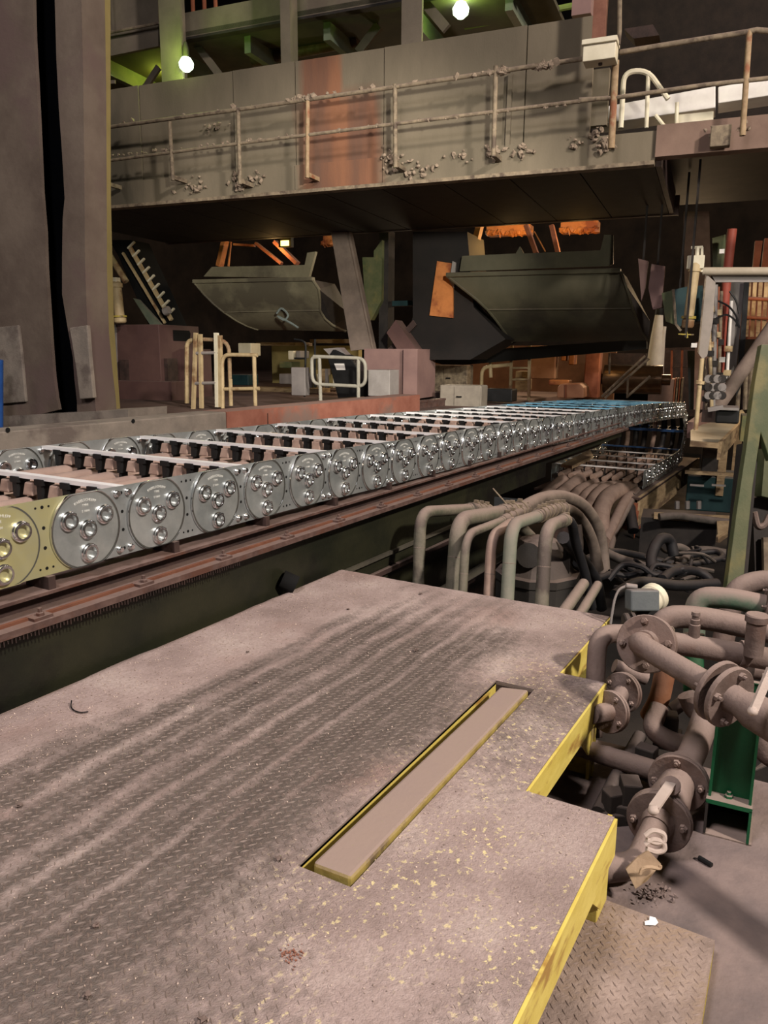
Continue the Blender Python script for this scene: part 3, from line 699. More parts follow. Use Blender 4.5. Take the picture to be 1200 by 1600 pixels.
b = MB(); Lbox(b, 9.3, 12.4, .66, .72, ZB-.01, ZB+.3); b.build('end_plate', DARKR, gt, smooth=False)
for x0, y0, x1, y1 in ((795,112,801,240),): 
    b = MB(); b.bar(atT(798,115,9.17), atT(793,232,9.17), .04, .05); b.build('stiffener', PANEL, gt, smooth=False)
# caked mud on the gantry ledges
MUDL = mat('caked_mud', (120,106,92), (142,126,110), rough=.95, scale=20, bump=.2)
b = MB(); rm = random.Random(5)
for (px, py, n_, sp_) in ((610,250,26,14),(650,262,22,22),(770,238,20,12),(820,236,14,14),(720,245,14,20),(950,225,30,12),(930,205,14,14),(1125,208,26,14),(1160,205,12,8),(375,285,24,12),(400,278,14,14),(300,290,14,20),(900,222,8,10),(335,200,10,14)):
    for i in range(n_):
        p = atT(px+rm.gauss(0, sp_*.6), py+rm.gauss(0, 7), 9.13); b.blob(p, rm.uniform(.010, .034), rm.random()*20, .8, 0)
o = b.build('caked_mud', MUDL, gt, smooth=False); o['kind'] = 'stuff'

# --- gantry handrail
gr = thing('gantry_handrail', 'dirt crusted two bar handrail in front of the tall gantry side plates', 'handrail', tuple(L(8.85, 4, 3.2)))
TR = 8.85
b = MB(); b.tube([L(TR, 8.2, 4.14), L(TR, 5.5, 4.15), L(TR, 3.5, 4.17), L(TR, 1.45, 4.20)], .024, 10); b.build('top_rail', RAILP, gr)
b = MB(); b.tube([L(TR, 8.2, 3.72), L(TR, 5.5, 3.76), L(TR, 3.5, 3.78), L(TR, 1.2, 3.80)], .02, 10); b.build('mid_rail', RAILP, gr)
for (xa, ya, xb, yb) in ((158,208,166,292),(265,190,270,282),(372,172,375,288),(481,152,480,278),(617,132,618,262),(775,103,771,245)):
    b = MB(); b.cyl(atT(xa, ya, TR), atT(xb, yb, TR), .026, 10); b.box(atT(xb, yb-5, TR)+gn*.14, (.28, .05, .05), rot=GA); b.build('post', RAILR if xa == 481 else RAILP, gr)
b = MB()
for i in range(110):
    s = rm.choice([rm.uniform(1.6, 8), rm.gauss(4.75, .15), rm.gauss(2.35, .05), rm.gauss(1.85, .06)]); b.blob(L(TR+rm.gauss(0,.01), s, 4.165+rm.uniform(.0,.035)), rm.uniform(.012, .038), rm.random()*30, .9, 0)
for i in range(90): b.blob(L(TR, rm.uniform(1.3, 8), 3.775+rm.uniform(0,.018)), rm.uniform(.01, .022), rm.random()*30, .9, 0)
o = b.build('dirt_crust', MUDL, gr, smooth=False); o['kind'] = 'stuff'
g2 = thing('gantry_handrail', 'bare two bar handrail at the open right end of the gantry', 'handrail', tuple(L(8.85, 0, 3.2)))
b = MB(); b.tube([atT(968,82,TR), atT(1060,67,TR), atT(1168,50,TR), atT(1182,47,TR), atT(1240,52,TR), atT(1460,64,TR)], .026, 10); b.build('top_rail', RAILP, g2)
b = MB(); b.tube([atT(905,156,TR), atT(960,153,TR), atT(1100,133,TR), atT(1240,118,TR), atT(1460,94,TR)], .022, 10); b.build('mid_rail', RAILP, g2)
for (xa, ya, xb, yb, r) in ((962,95,955,232,.036),(1171,48,1160,212,.028),(1400,60,1384,190,.028)):
    b = MB(); b.cyl(atT(xa, ya, TR), atT(xb, yb, TR), r, 10); b.build('post', RAILR, g2)
b = MB(); gbox(b, 1110, 195, 1142, 228, 8.95, .12); b.build('clamp', RAILP, g2, smooth=False, bevel=.01)

# --- junction box, conduit, uprights at the right end
jb = thing('junction_box', 'cream electrical junction box on the upright at the gantry end', 'junction box', tuple(atT(938, 95, 8.7)))
b = MB(); gbox(b, 911, 60, 962, 93, 8.6, .22); b.build('enclosure', CREAML, jb, smooth=False, bevel=.008)
b = MB(); gbox(b, 909, 58, 964, 66, 8.57, .26); b.build('lid', CREAML, jb, smooth=False, bevel=.005)
b = MB(); b.cyl(atT(938,93,8.7), atT(938,102,8.7), .02, 8); b.build('cable_gland', DARKR, jb)
b = MB(); gbox(b, 928, -60, 948, 58, 8.8, .12); one('steel_upright', b, mat('redbrown_post', (104,66,52), (124,84,68), rough=.7), 'red brown flat upright rising above the cream junction box', 'upright', smooth=False)
b = MB(); b.tube([atT(969,-60,8.75), atT(968,50,8.75), atT(966,70,8.75)], .022, 8); one('conduit', b, RAILP, 'thin pale conduit dropping into the right side of the cream junction box', 'conduit')
b = MB(); gbox(b, 918, 108, 950, 196, 9.5, .1); gbox(b, 914, 100, 919, 200, 9.3, .06); one('door_panel', b, PANEL, 'narrow grey panel below the cream junction box behind the handrail', 'panel', smooth=False)
wd = thing('white_duct', 'long dusty white box duct behind the handrail at the upper right', 'duct', tuple(atT(1100, 170, 9.8)))
for i, (xa, xb) in enumerate(((936, 1118), (1122, 1400))):
    ya = lambda x: 178-(x-936)*.175
    b = MB(); b.prism([atT(xa, ya(xa)-10, 9.9), atT(xb, ya(xb)-12, 9.9), atT(xb, ya(xb)+22, 9.9), atT(xa, ya(xa)+16, 9.9)], gn*.4); b.build('duct_section', WHITEP, wd, smooth=False, bevel=.01)
b = MB(); gbox(b, 1059, 176, 1114, 198, 9.7, .2); one('pale_box', b, CREAML, 'small cream box under the white duct', 'box', smooth=False, bevel=.01)
lr = thing('ladder_hoop', 'pale cream tubular hoop frame standing behind the right handrail', 'frame', tuple(atT(1000, 190, 9.5)))
b = MB(); b.tube(fillet([atT(970,200,9.4), atT(975,112,9.4), atT(1012,110,9.4), atT(1044,155,9.4)], .25), .028, 8); b.build('hoop', CREAML, lr)
b = MB(); b.cyl(atT(1013,112,9.4), atT(1010,200,9.4), .022, 8); b.build('stay', CREAML, lr)
b = MB(); b.cyl(atT(1024,180,9.5), atT(1040,200,9.5), .02, 8); b.build('stay', CREAML, lr)
b = MB(); b.cyl(atT(1058,160,9.5), atT(1057,196,9.5), .02, 8); b.build('stay', CREAML, lr)

# --- upper level: columns, girder, pipes, lamps
UP = mat('upper_steel', (92,84,74), (108,98,86), rough=.85, scale=2, bump=.2)
UPG = mat('upper_steel_dark', (60,58,46), (76,72,58), rough=.8, scale=2)
for (x0, x1, y1, lb) in ((247,280,132,'thick grey column above the gantry plates left of the left green lamp'),(437,452,92,'slim grey column above the gantry plates between the two green lamps'),(628,660,62,'broad pinkish column above the gantry plates left of the right green lamp')):
    b = MB(); gbox(b, x0, -160, x1, y1+25, 9.45, .05); gbox(b, x0+ (x1-x0)*.4, -160, x0+(x1-x0)*.6, y1+25, 9.5, .3); gbox(b, x0, -160, x1, y1+25, 9.8, .05)
    one('gantry_column', b, UP, lb, 'column', smooth=False)
ug = thing('upper_girder', 'grey plate girder walkway crossing at the top of the picture behind the columns', 'girder', tuple(L(10, 5, 5)))
zg = atT(400, 40, 10).z
b = MB(); Lbox(b, 10.0, 10.08, 2.2, 8.1, zg, zg+.32); b.build('edge_plate', UP, ug, smooth=False)
b = MB(); Lbox(b, 10.0, 13.2, 2.2, 9.9, zg+.02, zg+.08); b.build('floor_plate', UPG, ug, smooth=False)
b = MB(); Lbox(b, 9.98, 10.1, 2.2, 8.1, zg-.03, zg+.0); b.build('lip', DARK, ug, smooth=False)
b = MB(); gpoly(b, [(120,98),(247,72),(247,-60),(120,-60)], 9.95, .06); b.build('side_plate', UP, ug, smooth=False)
for i, y in enumerate((40, 8)):
    b = MB(); b.cyl(atT(135, y+8-i*60+10, 9.85), atT(250, y-14-i*60+10, 9.85), .022, 8); b.build('rail', RAILP, ug)
b = MB(); b.cyl(atT(166,-40,9.85), atT(172,52,9.85), .02, 8); b.build('post', RAILP, ug)
for (x, y, h) in ((300,-20,50),(318,-20,48),(335,-30,45)):
    b = MB(); b.cyl(atT(x, y, 10.4), atT(x+2, y+h, 10.4), .03, 8); b.build('post', RUST, ug)
for i in range(6):
    b = MB(); Lbox(b, 10.3, 13.2, 2.6+i*1.25, 2.7+i*1.25, zg-.2, zg+.02); b.build('cross_joist', GRNPL, ug, smooth=False)
b = MB(); b.cyl(atT(395,95,11), atT(560,62,11), .085, 14); one('brown_pipe', b, RAILB, 'fat brown pipe lying behind the gantry plates right of the slim column', 'pipe')
br = [((560,82),(592,40),10.6,.12,'short dark diagonal brace left of the broad pinkish column'),((480,10),(600,70),12.5,.16,'green tinted diagonal beam high behind the slim column'),((660,0),(698,45),10.2,.12,'grey brace falling from the broad column to the right green lamp'),((300,60),(345,120),10.4,.10,'diagonal brace right of the left green lamp'),((212,160),(248,105),10.2,.09,'diagonal brace left of the thick grey column'),((150,110),(240,140),11.5,.1,'green lit joist far behind the left opening'),((150,130),(180,128),10.4,.05,'pale bracket beside the left building column')]
for i, (a, c, T_, w_, lb) in enumerate(br):
    b = MB(); b.bar(atT(*a, T_), atT(*c, T_), w_*.5, w_); one('diagonal_brace', b, UP, lb, 'brace', smooth=False)
GL = mat('lime_lit_steel', (120,140,70), (134,150,84), rough=.6, scale=3)  # green lamplight on the girder pieces is put into this colour
for i, (a, c, r, lb) in enumerate((((668,-14),(712,18),.03,'tube coloured as lit green above the right green lamp'),((700,34),(730,42),.035,'short tube below the right green lamp'),((722,22),(860,-2),.03,'long tube coloured as lit green running right from the right green lamp'),((726,42),(900,8),.04,'lower rail coloured as lit green running right from the right green lamp'))):
    b = MB(); b.cyl(atT(*a, 11.2), atT(*c, 11.2), r, 8); one('lamp_tube', b, GL, lb, 'tube')
b = MB(); gbox(b, 895, -60, 925, 22, 9.4, .2); one('end_post', b, MAROONL, 'dusty pink post closing the gantry plates above their right end', 'post', smooth=False)
for (x, y, T_, r, lb) in ((291,100,9.42,.098,'glowing green white lamp left, beside the thick grey column'),(720,15,10.4,.105,'glowing green white lamp right, at the top of the picture')):
    p = atT(x, y, T_); lt = thing('mercury_lamp', lb, 'lamp', tuple(p))
    b = MB(); b.lathe(p, (0,0,-1), [(.01,-.9*r),(r*.6,-.75*r),(r,-.1*r),(r*.9,.5*r),(r*.4,.95*r),(.01,r)], 20); b.build('bulb', glow('lamp_glow', (.78, 1, .62), 9), lt)
    b = MB(); b.lathe(p+V((0,0,r*.7)), (0,0,1), [(r*.5,0),(r*.45,.12),(r*.2,.2)], 14); b.build('socket', DARK, lt)
    lamp('mercury_light', 'POINT', p+V((-.16, -.1, -.02))-gn*.02, None, 26, (.6, 1, .12), .07)
lamp('mercury_light_inside', 'POINT', atT(700, 10, 11.0), None, 40, (.75, 1, .08), .2)
lamp('mercury_light_inside', 'POINT', atT(250, 112, 11.0), None, 22, (.85, 1, .1), .2)
for (x0,y0,x1,y1,T_,lb) in ((930,-40,1200,240,13.5,'dark steel bulkhead behind the right handrail'),):
    b = MB(); gbox(b, x0, y0, x1+60, y1, T_, .2); one('bulkhead', b, mat('deep_brown', (30,24,22), (40,32,28), rough=.9), lb, 'panel', smooth=False)
b = MB(); gpoly(b, [(975,45),(1020,38),(1030,55),(990,60)], 12, .3); one('roof_bracket', b, DARKR, 'small dim bracket in the dark behind the right handrail', 'bracket', smooth=False)

# ================================================================ UNDER THE GANTRY
FZ2 = .35
def Tf(x, y, z=FZ2): return ts(atZ(x, y, z))[0]
# white ladder-like mast and beams at left
ms = thing('cable_mast', 'pale green mast with a thin side rail beside the left column', 'mast', tuple(atT(157, 505, 11.5)))
b = MB(); gpoly(b, [(147,370),(155,370),(162,508),(152,508)], 11.5, .1); b.build('upright', mat('pale_green', (156,162,136), (176,180,152), rough=.6), ms, smooth=False)
b = MB(); gpoly(b, [(159,378),(162,378),(168,508),(165,508)], 11.5, .05); b.build('side_rail', MATS['pale_green'], ms, smooth=False)
for y in range(385, 505, 13): 
    b = MB(); b.cyl(atT(155, y, 11.55), atT(163, y, 11.55), .015, 6); b.build('rung', GREYP, ms)
b = MB(); gbox(b, 128, 444, 172, 459, 11.2, .15); one('grey_beam', b, GREYP, 'short grey green beam reaching from the left column to the mast', 'beam', smooth=False, bevel=.01)
b = MB(); b.cyl(atT(135,495,11.2), atT(160,494,11.2), .02, 8); one('cross_tube', b, WHITEP, 'thin white cross tube low on the mast', 'tube')
b = MB(); gbox(b, 125, 345, 150, 660, 12.6, .1); one('olive_panel', b, OLIVE, 'olive yellow wall panel just right of the left column', 'panel', smooth=False)
def cylinder(nm, lb, p0, p1, r, head=None):
    t = thing(nm, lb, 'hydraulic cylinder', tuple(p1)); d = (p0-p1).normalized(); l = (p0-p1).length
    b = MB(); b.lathe(p1, d, [(r*.8,0),(r,.02),(r,l*.12),(r*.8,l*.13),(r*.8,l*.85),(r,l*.86),(r,l*.95),(r*.6,l)], 16); b.build('barrel', CREAM, t)
    b = MB(); b.lathe(p1, d, [(r*1.15,l*.14),(r*1.15,l*.18)], 14); b.build('collar', YELD, t)
    if head: b = MB(); b.box(p0, head, rot=GA); b.build('head_block', CREAML, t, smooth=False, bevel=.01)
    return t
cylinder('hydraulic_cylinder', 'cream upright hydraulic cylinder with square white head above the maroon cabinet', atT(181,440,11.3), atT(188,505,11.3), .11, (.12,.12,.14))
b = MB(); b.cyl(atT(158,378,11.8), atT(197,440,11.8), .06, 10); one('inclined_pipe', b, CREAM, 'cream inclined pipe from the mast top toward the conveyor', 'pipe')
ic = thing('inclined_conveyor', 'dark inclined conveyor frame with a pale ladder edge, descending at the left', 'conveyor', tuple(atT(230, 560, 12)))
b = MB(); gpoly(b, [(170,375),(205,375),(272,520),(268,560),(255,560),(185,400)], 12, .5); b.build('chute', VOID, ic, smooth=False)
b = MB(); b.bar(atT(202,385,11.9), atT(268,500,11.9), .06, .06); b.bar(atT(192,395,11.9), atT(258,505,11.9), .04, .04); b.build('edge_rail', CREAM, ic, smooth=False)
for i in range(9):
    f = i/8; x = 200+f*62; y = 388+f*104; b = MB(); b.bar(atT(x, y, 11.85), atT(x+10, y+12-22, 11.85), .04, .03); b.build('rung', CREAML, ic, smooth=False)
b = MB(); gpoly(b, [(208,466),(216,468),(256,512),(236,510)], 11.8, .06); b.build('guide_plate', GRNPL, ic, smooth=False)
b = MB(); b.cyl(atT(257,487,11.6), atT(264,484,11.6), .07, 10); b.build('end_roller', GREYP, ic)
b = MB(); gpoly(b, [(196,390),(207,385),(236,430),(228,445)], 12.6, .05); b.build('tread', ORANGE, ic, smooth=False)
# maroon cabinet
mc = thing('maroon_cabinet', 'maroon machine housing with a grey left face, left below the gantry', 'cabinet', tuple(atT(200, 625, 12.4)))
b = MB(); gbox(b, 181, 507, 250, 602, 11.6, 1.2); b.build('housing', MAROON, mc, smooth=False, bevel=.01)
b = MB(); gpoly(b, [(152,508),(181,507),(184,600),(153,600)], 11.58, .9); b.build('side_face', GREYP, mc, smooth=False)
b = MB(); gbox(b, 153, 595, 268, 628, 11.4, .5); b.build('plinth', MAROON, mc, smooth=False, bevel=.01)
b = MB(); gbox(b, 250, 560, 262, 596, 11.7, .3); b.build('bracket', DARKR, mc, smooth=False)
b = MB(); gbox(b, 187, 562, 196, 598, 11.5, .1); b.build('bracket', DARKR, mc, smooth=False)
b = MB(); b.lathe(atT(172,594,11.45), (0,0,1), [(.05,0),(.05,.1),(.02,.16)], 10); b.build('cap', GREYP, mc)
b = MB(); gbox(b, 262, 545, 292, 622, 12.2, .8); one('dark_maroon_box', b, MAROON, 'dark maroon box between the maroon cabinet and the ladder', 'box', smooth=False)
# ladder with hoops
ld = thing('access_ladder', 'cream upright ladder with hooped handrail standing behind the low wall', 'ladder', tuple(atT(325, 638, 10.1)))
TL = 9.9
for (a, c, w_) in (((306,520),(302,640),.05),((313,522),(315,638),.05),((338,520),(340,636),.06),((344,524),(345,636),.05)):
    b = MB(); b.bar(atT(*a, TL), atT(*c, TL), w_, .05, upv=(1,0,0)); b.build('stile', CREAM if w_ < .06 else CREAML, ld, smooth=False)
for y in (552, 599):
    b = MB(); b.cyl(atT(304, y, TL), atT(341, y-1, TL), .025, 8); b.build('rung', GREYP, ld)
b = MB(); b.tube(fillet([atT(292,630,TL+.1), atT(292,533,TL+.1), atT(310,530,TL+.1)], .12), .035, 8); b.build('hoop', CREAM, ld)
b = MB(); b.tube(fillet([atT(312,530,TL+.1), atT(358,532,TL+.1), atT(360,630,TL+.1)], .2), .03, 8); b.build('hoop', RAILR, ld)
def guard(lb, pts, T_, r, posts, bars, mt):
    t = thing('guard_rail', lb, 'guardrail', tuple(atT(pts[0][0], pts[0][1], T_)))
    b = MB(); b.tube(fillet([atT(x, y, T_) for x, y in pts], .14), r, 10); b.build('frame', mt, t)
    for p_ in posts: b = MB(); b.cyl(atT(p_[0], p_[1], T_), atT(p_[2], p_[3], T_), r, 8); b.build('post', mt, t)
    for p_ in bars: b = MB(); b.cyl(atT(p_[0], p_[1], T_), atT(p_[2], p_[3], T_), r*.9, 8); b.build('bar', mt, t)
guard('cream and rust guard rail right of the ladder behind the low wall', [(348,638),(347,554),(402,555)], 9.9, .03, [(397,555,399,634),(360,592,361,634)], [(350,608,405,607)], CREAM)
guard('white rounded guard rail frame behind the rusty end of the low wall', [(500,558),(487,558),(488,600),(571,604),(571,560),(490,557)], 10.9, .028, [(499,556,501,626),(560,560,560,622)], [], mat('off_white_rail', (150,146,134), (170,166,152), rough=.6))
guard('thin black guard rail left of the white guard rail', [(476,620),(478,533),(460,530)], 11.6, .018, [(492,530,492,605)], [(460,560,478,560)], BLACK)
guard('pale guard rail frame beyond the far row of cable chain', [(752,612),(753,574),(798,570)], 14.5, .035, [(765,535,767,590)], [], CREAM)
b = MB(); gbox(b, 455, 574, 477, 618, 11.0, .15); one('small_box', b, GREYP, 'narrow grey box left of the white guard rail', 'box', smooth=False, bevel=.01)
gb2 = MB(); gbox(gb2, 575, 578, 609, 619, 11.3, .4); one('small_box', gb2, mat('cool_grey', (146,140,136), (160,154,150), rough=.6), 'grey open box right of the white guard rail', 'box', smooth=False, bevel=.01)
cn = thing('control_console', 'dark sloping control console behind the white guard rail', 'console', tuple(atT(540, 620, 11.6)))
b = MB(); gpoly(b, [(512,560),(520,546),(548,560),(562,580),(562,620),(528,622)], 11.6, .35); b.build('body', BLACK, cn, smooth=False, bevel=.01)
b = MB(); gpoly(b, [(522,568),(537,568),(539,578),(526,578)], 11.58, .02); b.build('label_plate', WHITEP, cn, smooth=False)
b = MB(); gpoly(b, [(505,545),(530,543),(546,560),(518,558)], 11.7, .2); b.build('hood', GREYP, cn, smooth=False)
# slanted column and maroon base
b = MB(); gpoly(b, [(517,362),(541,362),(580,545),(548,548)], 12.2, .10); gpoly(b, [(541,362),(546,362),(584,545),(580,545)], 12.25, .12); one('slanted_leg', b, mat('slanted_leg_paint', (104,92,84), (122,108,98), rough=.8, scale=4), 'slanted grey brown steel leg running down from the gantry to the maroon pedestal', 'leg', smooth=False)
b = MB(); gbox(b, 569, 545, 652, 622, 12.0, .9); gbox(b, 630, 545, 652, 622, 11.9, .1); one('maroon_pedestal', b, MAROONL, 'dusty maroon pedestal block under the slanted leg', 'pedestal', smooth=False)
b = MB(); gpoly(b, [(620,545),(650,545),(618,500),(604,520)], 12.3, .3); one('maroon_gusset', b, MAROON, 'triangular maroon gusset on top of the pedestal', 'gusset', smooth=False)
b = MB(); gpoly(b, [(566,402),(584,402),(584,392),(597,375),(596,470),(580,500),(572,500)], 12.9, .15); one('green_plate', b, GREENW, 'worn grey green upright plate right of the slanted leg', 'plate', smooth=False)
b = MB(); gbox(b, 600, 470, 645, 478, 13.2, .15); one('teal_bar', b, TEAL, 'short teal cross bar behind the slanted leg', 'bar', smooth=False)
b = MB(); gbox(b, 592, 360, 606, 626, 13.0, .3); one('dark_post', b, DARK, 'dark upright post between slanted leg and dark hopper', 'post', smooth=False)
# dark hopper
hp = thing('dark_hopper', 'big dark funnel hopper hanging between the two curved hoods', 'hopper', tuple(atT(690, 565, 12.8)))
b = MB(); b.prism([atT(x, y, 12.6) for x, y in ((645,362),(730,362),(740,480),(790,530),(735,562),(655,562),(640,515),(645,495))], gn*1.0); b.build('shell', mat('hopper_steel', (17,14,13), (25,20,18), rough=.7, scale=3), hp, smooth=False)
b = MB(); gpoly(b, [(683,408),(708,412),(708,497),(671,493)], 12.55, .04); b.build('orange_panel', ORANGE, hp, smooth=False)
b = MB(); gpoly(b, [(645,500),(600,552),(606,556),(650,508)], 12.5, .05); b.build('lip', DARKR, hp, smooth=False)
b = MB(); gpoly(b, [(707,408),(712,410),(709,450),(702,440)], 12.5, .04); b.build('bracket', GREYP, hp, smooth=False)
# curved hoods
def hood(lb, rim, top, curve, T0, mt, Tb):
    """rim: plate polygon, top: (x0,y0,x1,y1) of the lip; curve: rows (xl,yl,xr,yr,t) of the bent sheet"""
    t = thing('curved_hood', lb, 'hood', tuple(atT((top[0]+top[2])/2, top[1], T0)))
    b = MB(); gpoly(b, rim, T0+.15, .08); b.build('rim_plate', mt, t, smooth=False)
    b = MB(); b.bar(atT(top[0], top[1], T0), atT(top[2], top[3], T0), .12, .07); b.build('lip', mt, t, smooth=False, bevel=.012)
    b = MB(); rows = curve; n = 10; vs = []; fs = []
    for (xl, yl, xr, yr, tt) in rows:
        for i in range(n+1):
            f = i/n; vs.append(atT(xl+(xr-xl)*f, yl+(yr-yl)*f, tt))
    m_ = len(rows); vs2 = [v+gn*.06+V((0,0,.02)) for v in vs]; k = len(vs)
    for j in range(m_-1):
        for i in range(n):
            q = (j*(n+1)+i, j*(n+1)+i+1, (j+1)*(n+1)+i+1, (j+1)*(n+1)+i); fs.append(q); fs.append(tuple(k+u for u in reversed(q)))
        for i in (0, n): fs.append((j*(n+1)+i, (j+1)*(n+1)+i, k+(j+1)*(n+1)+i, k+j*(n+1)+i))
    b.add(vs+vs2, fs); b.build('curved_sheet', mt, t)
    l = [atT(r_[0], r_[1], r_[4]) for r_ in rows]; r2 = [atT(r_[2], r_[3], r_[4]) for r_ in rows]
    for e in (l, r2):
        b = MB(); b.tube(e, .022, 6); b.build('edge_bead', mt, t)
        b = MB(); b.prism(e+[e[-1]+gn*.3+V((0,0,.3)), e[0]+gn*.9], gg*.02); b.build('end_cheek', DARK, t, smooth=False)
    j = len(rows)//2; b = MB(); b.tube([atT(rows[j][0], rows[j][1], rows[j][4]-.01), atT(rows[j][2], rows[j][3], rows[j][4]-.01)], .012, 6); b.build('seam_weld', mt, t)
    return t
HM = mat('hood_steel', (116,110,90), (136,130,108), rough=.5, scale=1.6, c3=(96,90,76), dust=.3)
HM2 = mat('hood_steel_dark', (70,68,54), (86,82,66), rough=.5, scale=1.2, c3=(58,54,46), dust=.3)
h1 = hood('left curved grey hood with scratched concave sheet under the gantry', [(318,432),(331,417),(476,414),(480,395),(493,393),(482,434)], (303,440,490,436),
     [(303,441,488,437,12.6),(318,459,498,452,12.62),(335,476,500,468,12.72),(350,488,500,485,12.88),(368,500,508,498,13.05),(385,509,520,508,13.25),(403,515,540,518,13.5)], 12.6, HM, 13)
b = MB(); b.tube(spline([atT(x, y, 12.75) for x, y in ((432,490),(440,482),(450,492),(444,500),(434,494),(455,505),(466,512))], 6), .02, 6); tag(b.build('hanging_cable', mat('pale_cable', (130,140,136), rough=.6)), 'pale tangled cable hanging on the left curved hood', 'cable')
h2 = hood('right larger curved grey green hood under the gantry', [(718,424),(722,400),(806,396),(812,385),(818,396),(938,391),(944,367),(958,367),(958,412),(950,416)], (698,430,970,423),
     [(698,431,970,424,12.3),(722,450,975,440,12.3),(745,468,982,460,12.35),(762,484,988,482,12.5),(775,500,996,502,12.7),(786,515,1002,518,12.95),(800,534,1012,532,13.3)], 12.3, HM2, 13)
b = MB(); gpoly(b, [(600,545),(700,560),(780,545),(1010,530),(1010,545),(700,572)], 14.2, .3); one('hood_shade_sheet', b, VOID, 'black sheet standing in for shade below the right curved hood', 'plate', smooth=False)  # black sheet carries the shade under the hood in its colour
# orange lit steelwork above the hoods
lits = [((352,376),(343,416),.16,13.4,'rust orange post rising behind the left curved hood'),((361,378),(357,416),.04,13.3,'thin orange rod beside the rust orange post'),((400,380),(440,412),.10,13.6,'brown diagonal strut behind the left hood'),((430,378),(465,412),.14,13.5,'broad brown diagonal strut near the yellow floodlight'),((366,382),(398,384),.08,13.6,'short orange cross piece behind the left hood'),
        ((750,352),(738,402),.18,13.3,'bright orange post left behind the right curved hood'),((822,352),(838,396),.14,13.6,'brown strut in the middle behind the right hood'),((862,352),(872,395),.14,13.8,'dark brown strut right of the middle behind the right hood'),((835,362),(852,393),.03,13.5,'thin orange rod between the brown struts')]
for i, (a, c, w_, T_, lb) in enumerate(lits):
    b = MB(); b.bar(atT(*a, T_), atT(*c, T_), w_, w_*.5, upv=gg); one('support_strut', b, ORANGE if 'orange' in lb else RUST, lb, 'strut', smooth=False)
for i, (x0, y0, x1, y1, lb) in enumerate(((760,352,828,366,'left crusted beam with orange glow in its colour above the right hood'),(876,346,934,362,'right crusted beam with orange glow in its colour above the right hood'),(505,368,520,382,'small orange lit scrap of beam left of the slanted leg'),(712,380,728,388,'small rusty orange plate end above the dark hopper'))):
    b = MB(); gbox(b, x0, y0, x1, y1, 14.6, .3)
    for k in range(14): b.blob(atT(x0+(x1-x0)*(k+.5)/14, y1-2, 14.62), .06, k+i, .9, 0)
    one('crusted_beam', b, ORANGE, lb, 'beam', smooth=False)
fl_ = thing('sodium_floodlight', 'small glowing yellow floodlight above the left curved hood', 'lamp', tuple(atT(447, 380, 13.0)))
b = MB(); b.box(atT(447,379,13.05), (.1,.26,.17), rot=GA); b.build('housing', DARK, fl_, smooth=False)
b = MB(); b.box(atT(445,380,12.98), (.02,.16,.09), rot=GA); b.build('lens', glow('sodium_glow', (1,.62,.12), 7), fl_, smooth=False)
lamp('sodium_light', 'POINT', atT(430, 392, 13.25), None, 16, (1, .58, .2), .1)
lamp('sodium_light', 'POINT', atT(800, 380, 14.0), None, 22, (1, .55, .16), .1)
lamp('sodium_light', 'POINT', atT(905, 378, 14.0), None, 18, (1, .55, .16), .1)
lamp('sodium_light', 'POINT', atT(695, 470, 11.9), None, 2, (1, .45, .15), .1)
# far machinery seen under the hoods (x 380-950)
mach = [(372,536,392,556,14.5,'pale round-edged instrument case behind the ladder',CREAML,'instrument'),(362,585,388,602,14.0,'dark blue drum behind the guard rail',TEAL,'drum'),(436,565,455,575,14.6,'pale green tray behind the narrow grey box',GREENW,'tray'),(436,584,455,600,14.6,'grey bin behind the narrow grey box',GREYP,'bin'),(450,548,458,562,14.4,'small cream canister on the far bench',CREAML,'canister'),(462,548,469,560,14.4,'small grey canister on the far bench',GREYP,'canister'),
 (674,570,730,612,14.0,'grey beige framed cabinet with rounded corners behind the cable chain',RAILP,'cabinet'),(687,602,752,638,12.5,'dusty grey cabinet with a dark latch behind the cable chain',mat('warm_grey', (128,120,110), (142,134,122), rough=.7),'cabinet'),
 (652,612,686,640,13.0,'dark boxes left of the dusty grey cabinet',DARKR,'box'),(755,608,800,628,13.4,'black low box between grey cabinet and cream ladder',BLACK,'box'),
 (829,540,867,592,15.5,'rust brown tall panel right of the cream ladder',mat('lit_brown', (132,92,64), (150,108,78), rough=.7, scale=3),'panel'),(857,594,888,602,15,'orange low plank on the far floor',ORANGE,'plank'),(877,543,884,564,15.6,'left of two small orange posts under the right hood',ORANGE,'post'),(889,543,897,570,15.6,'right of two small orange posts under the right hood',ORANGE,'post'),
 (913,546,936,622,15,'brown square column between the orange chest and the polished roll',RUST,'column'),(805,580,825,610,16,'tan crate seen through the cream ladder',TAN,'crate')]
for i, (x0,y0,x1,y1,T_,lb,mt,cat) in enumerate(mach):
    b = MB(); gbox(b, x0, y0, x1, y1, T_, .4)
    nm = {'instrument':'instrument_case','panel':'sheet_wall'}.get(cat, cat)
    if cat == 'cabinet':
        t = thing('cabinet', lb, 'cabinet', tuple(atT((x0+x1)/2, y1, T_))); b.build('body', mt, t, smooth=False, bevel=.02)
        b = MB(); gbox(b, x0+(x1-x0)*.35, y0+(y1-y0)*.1, x1-2, y1-3, T_-.02, .02); b.build('door', mt, t, smooth=False)
        b = MB(); gbox(b, x0+(x1-x0)*.4, (y0+y1)/2-1, x0+(x1-x0)*.52, (y0+y1)/2+1, T_-.05, .02); b.build('latch', VOID, t, smooth=False)
    else: one(nm, b, mt, lb, cat, smooth=False, bevel=.015)
ch = thing('orange_chest', 'rounded orange brown chest on the far floor behind the chain', 'chest', tuple(atT(890, 622, 14)))
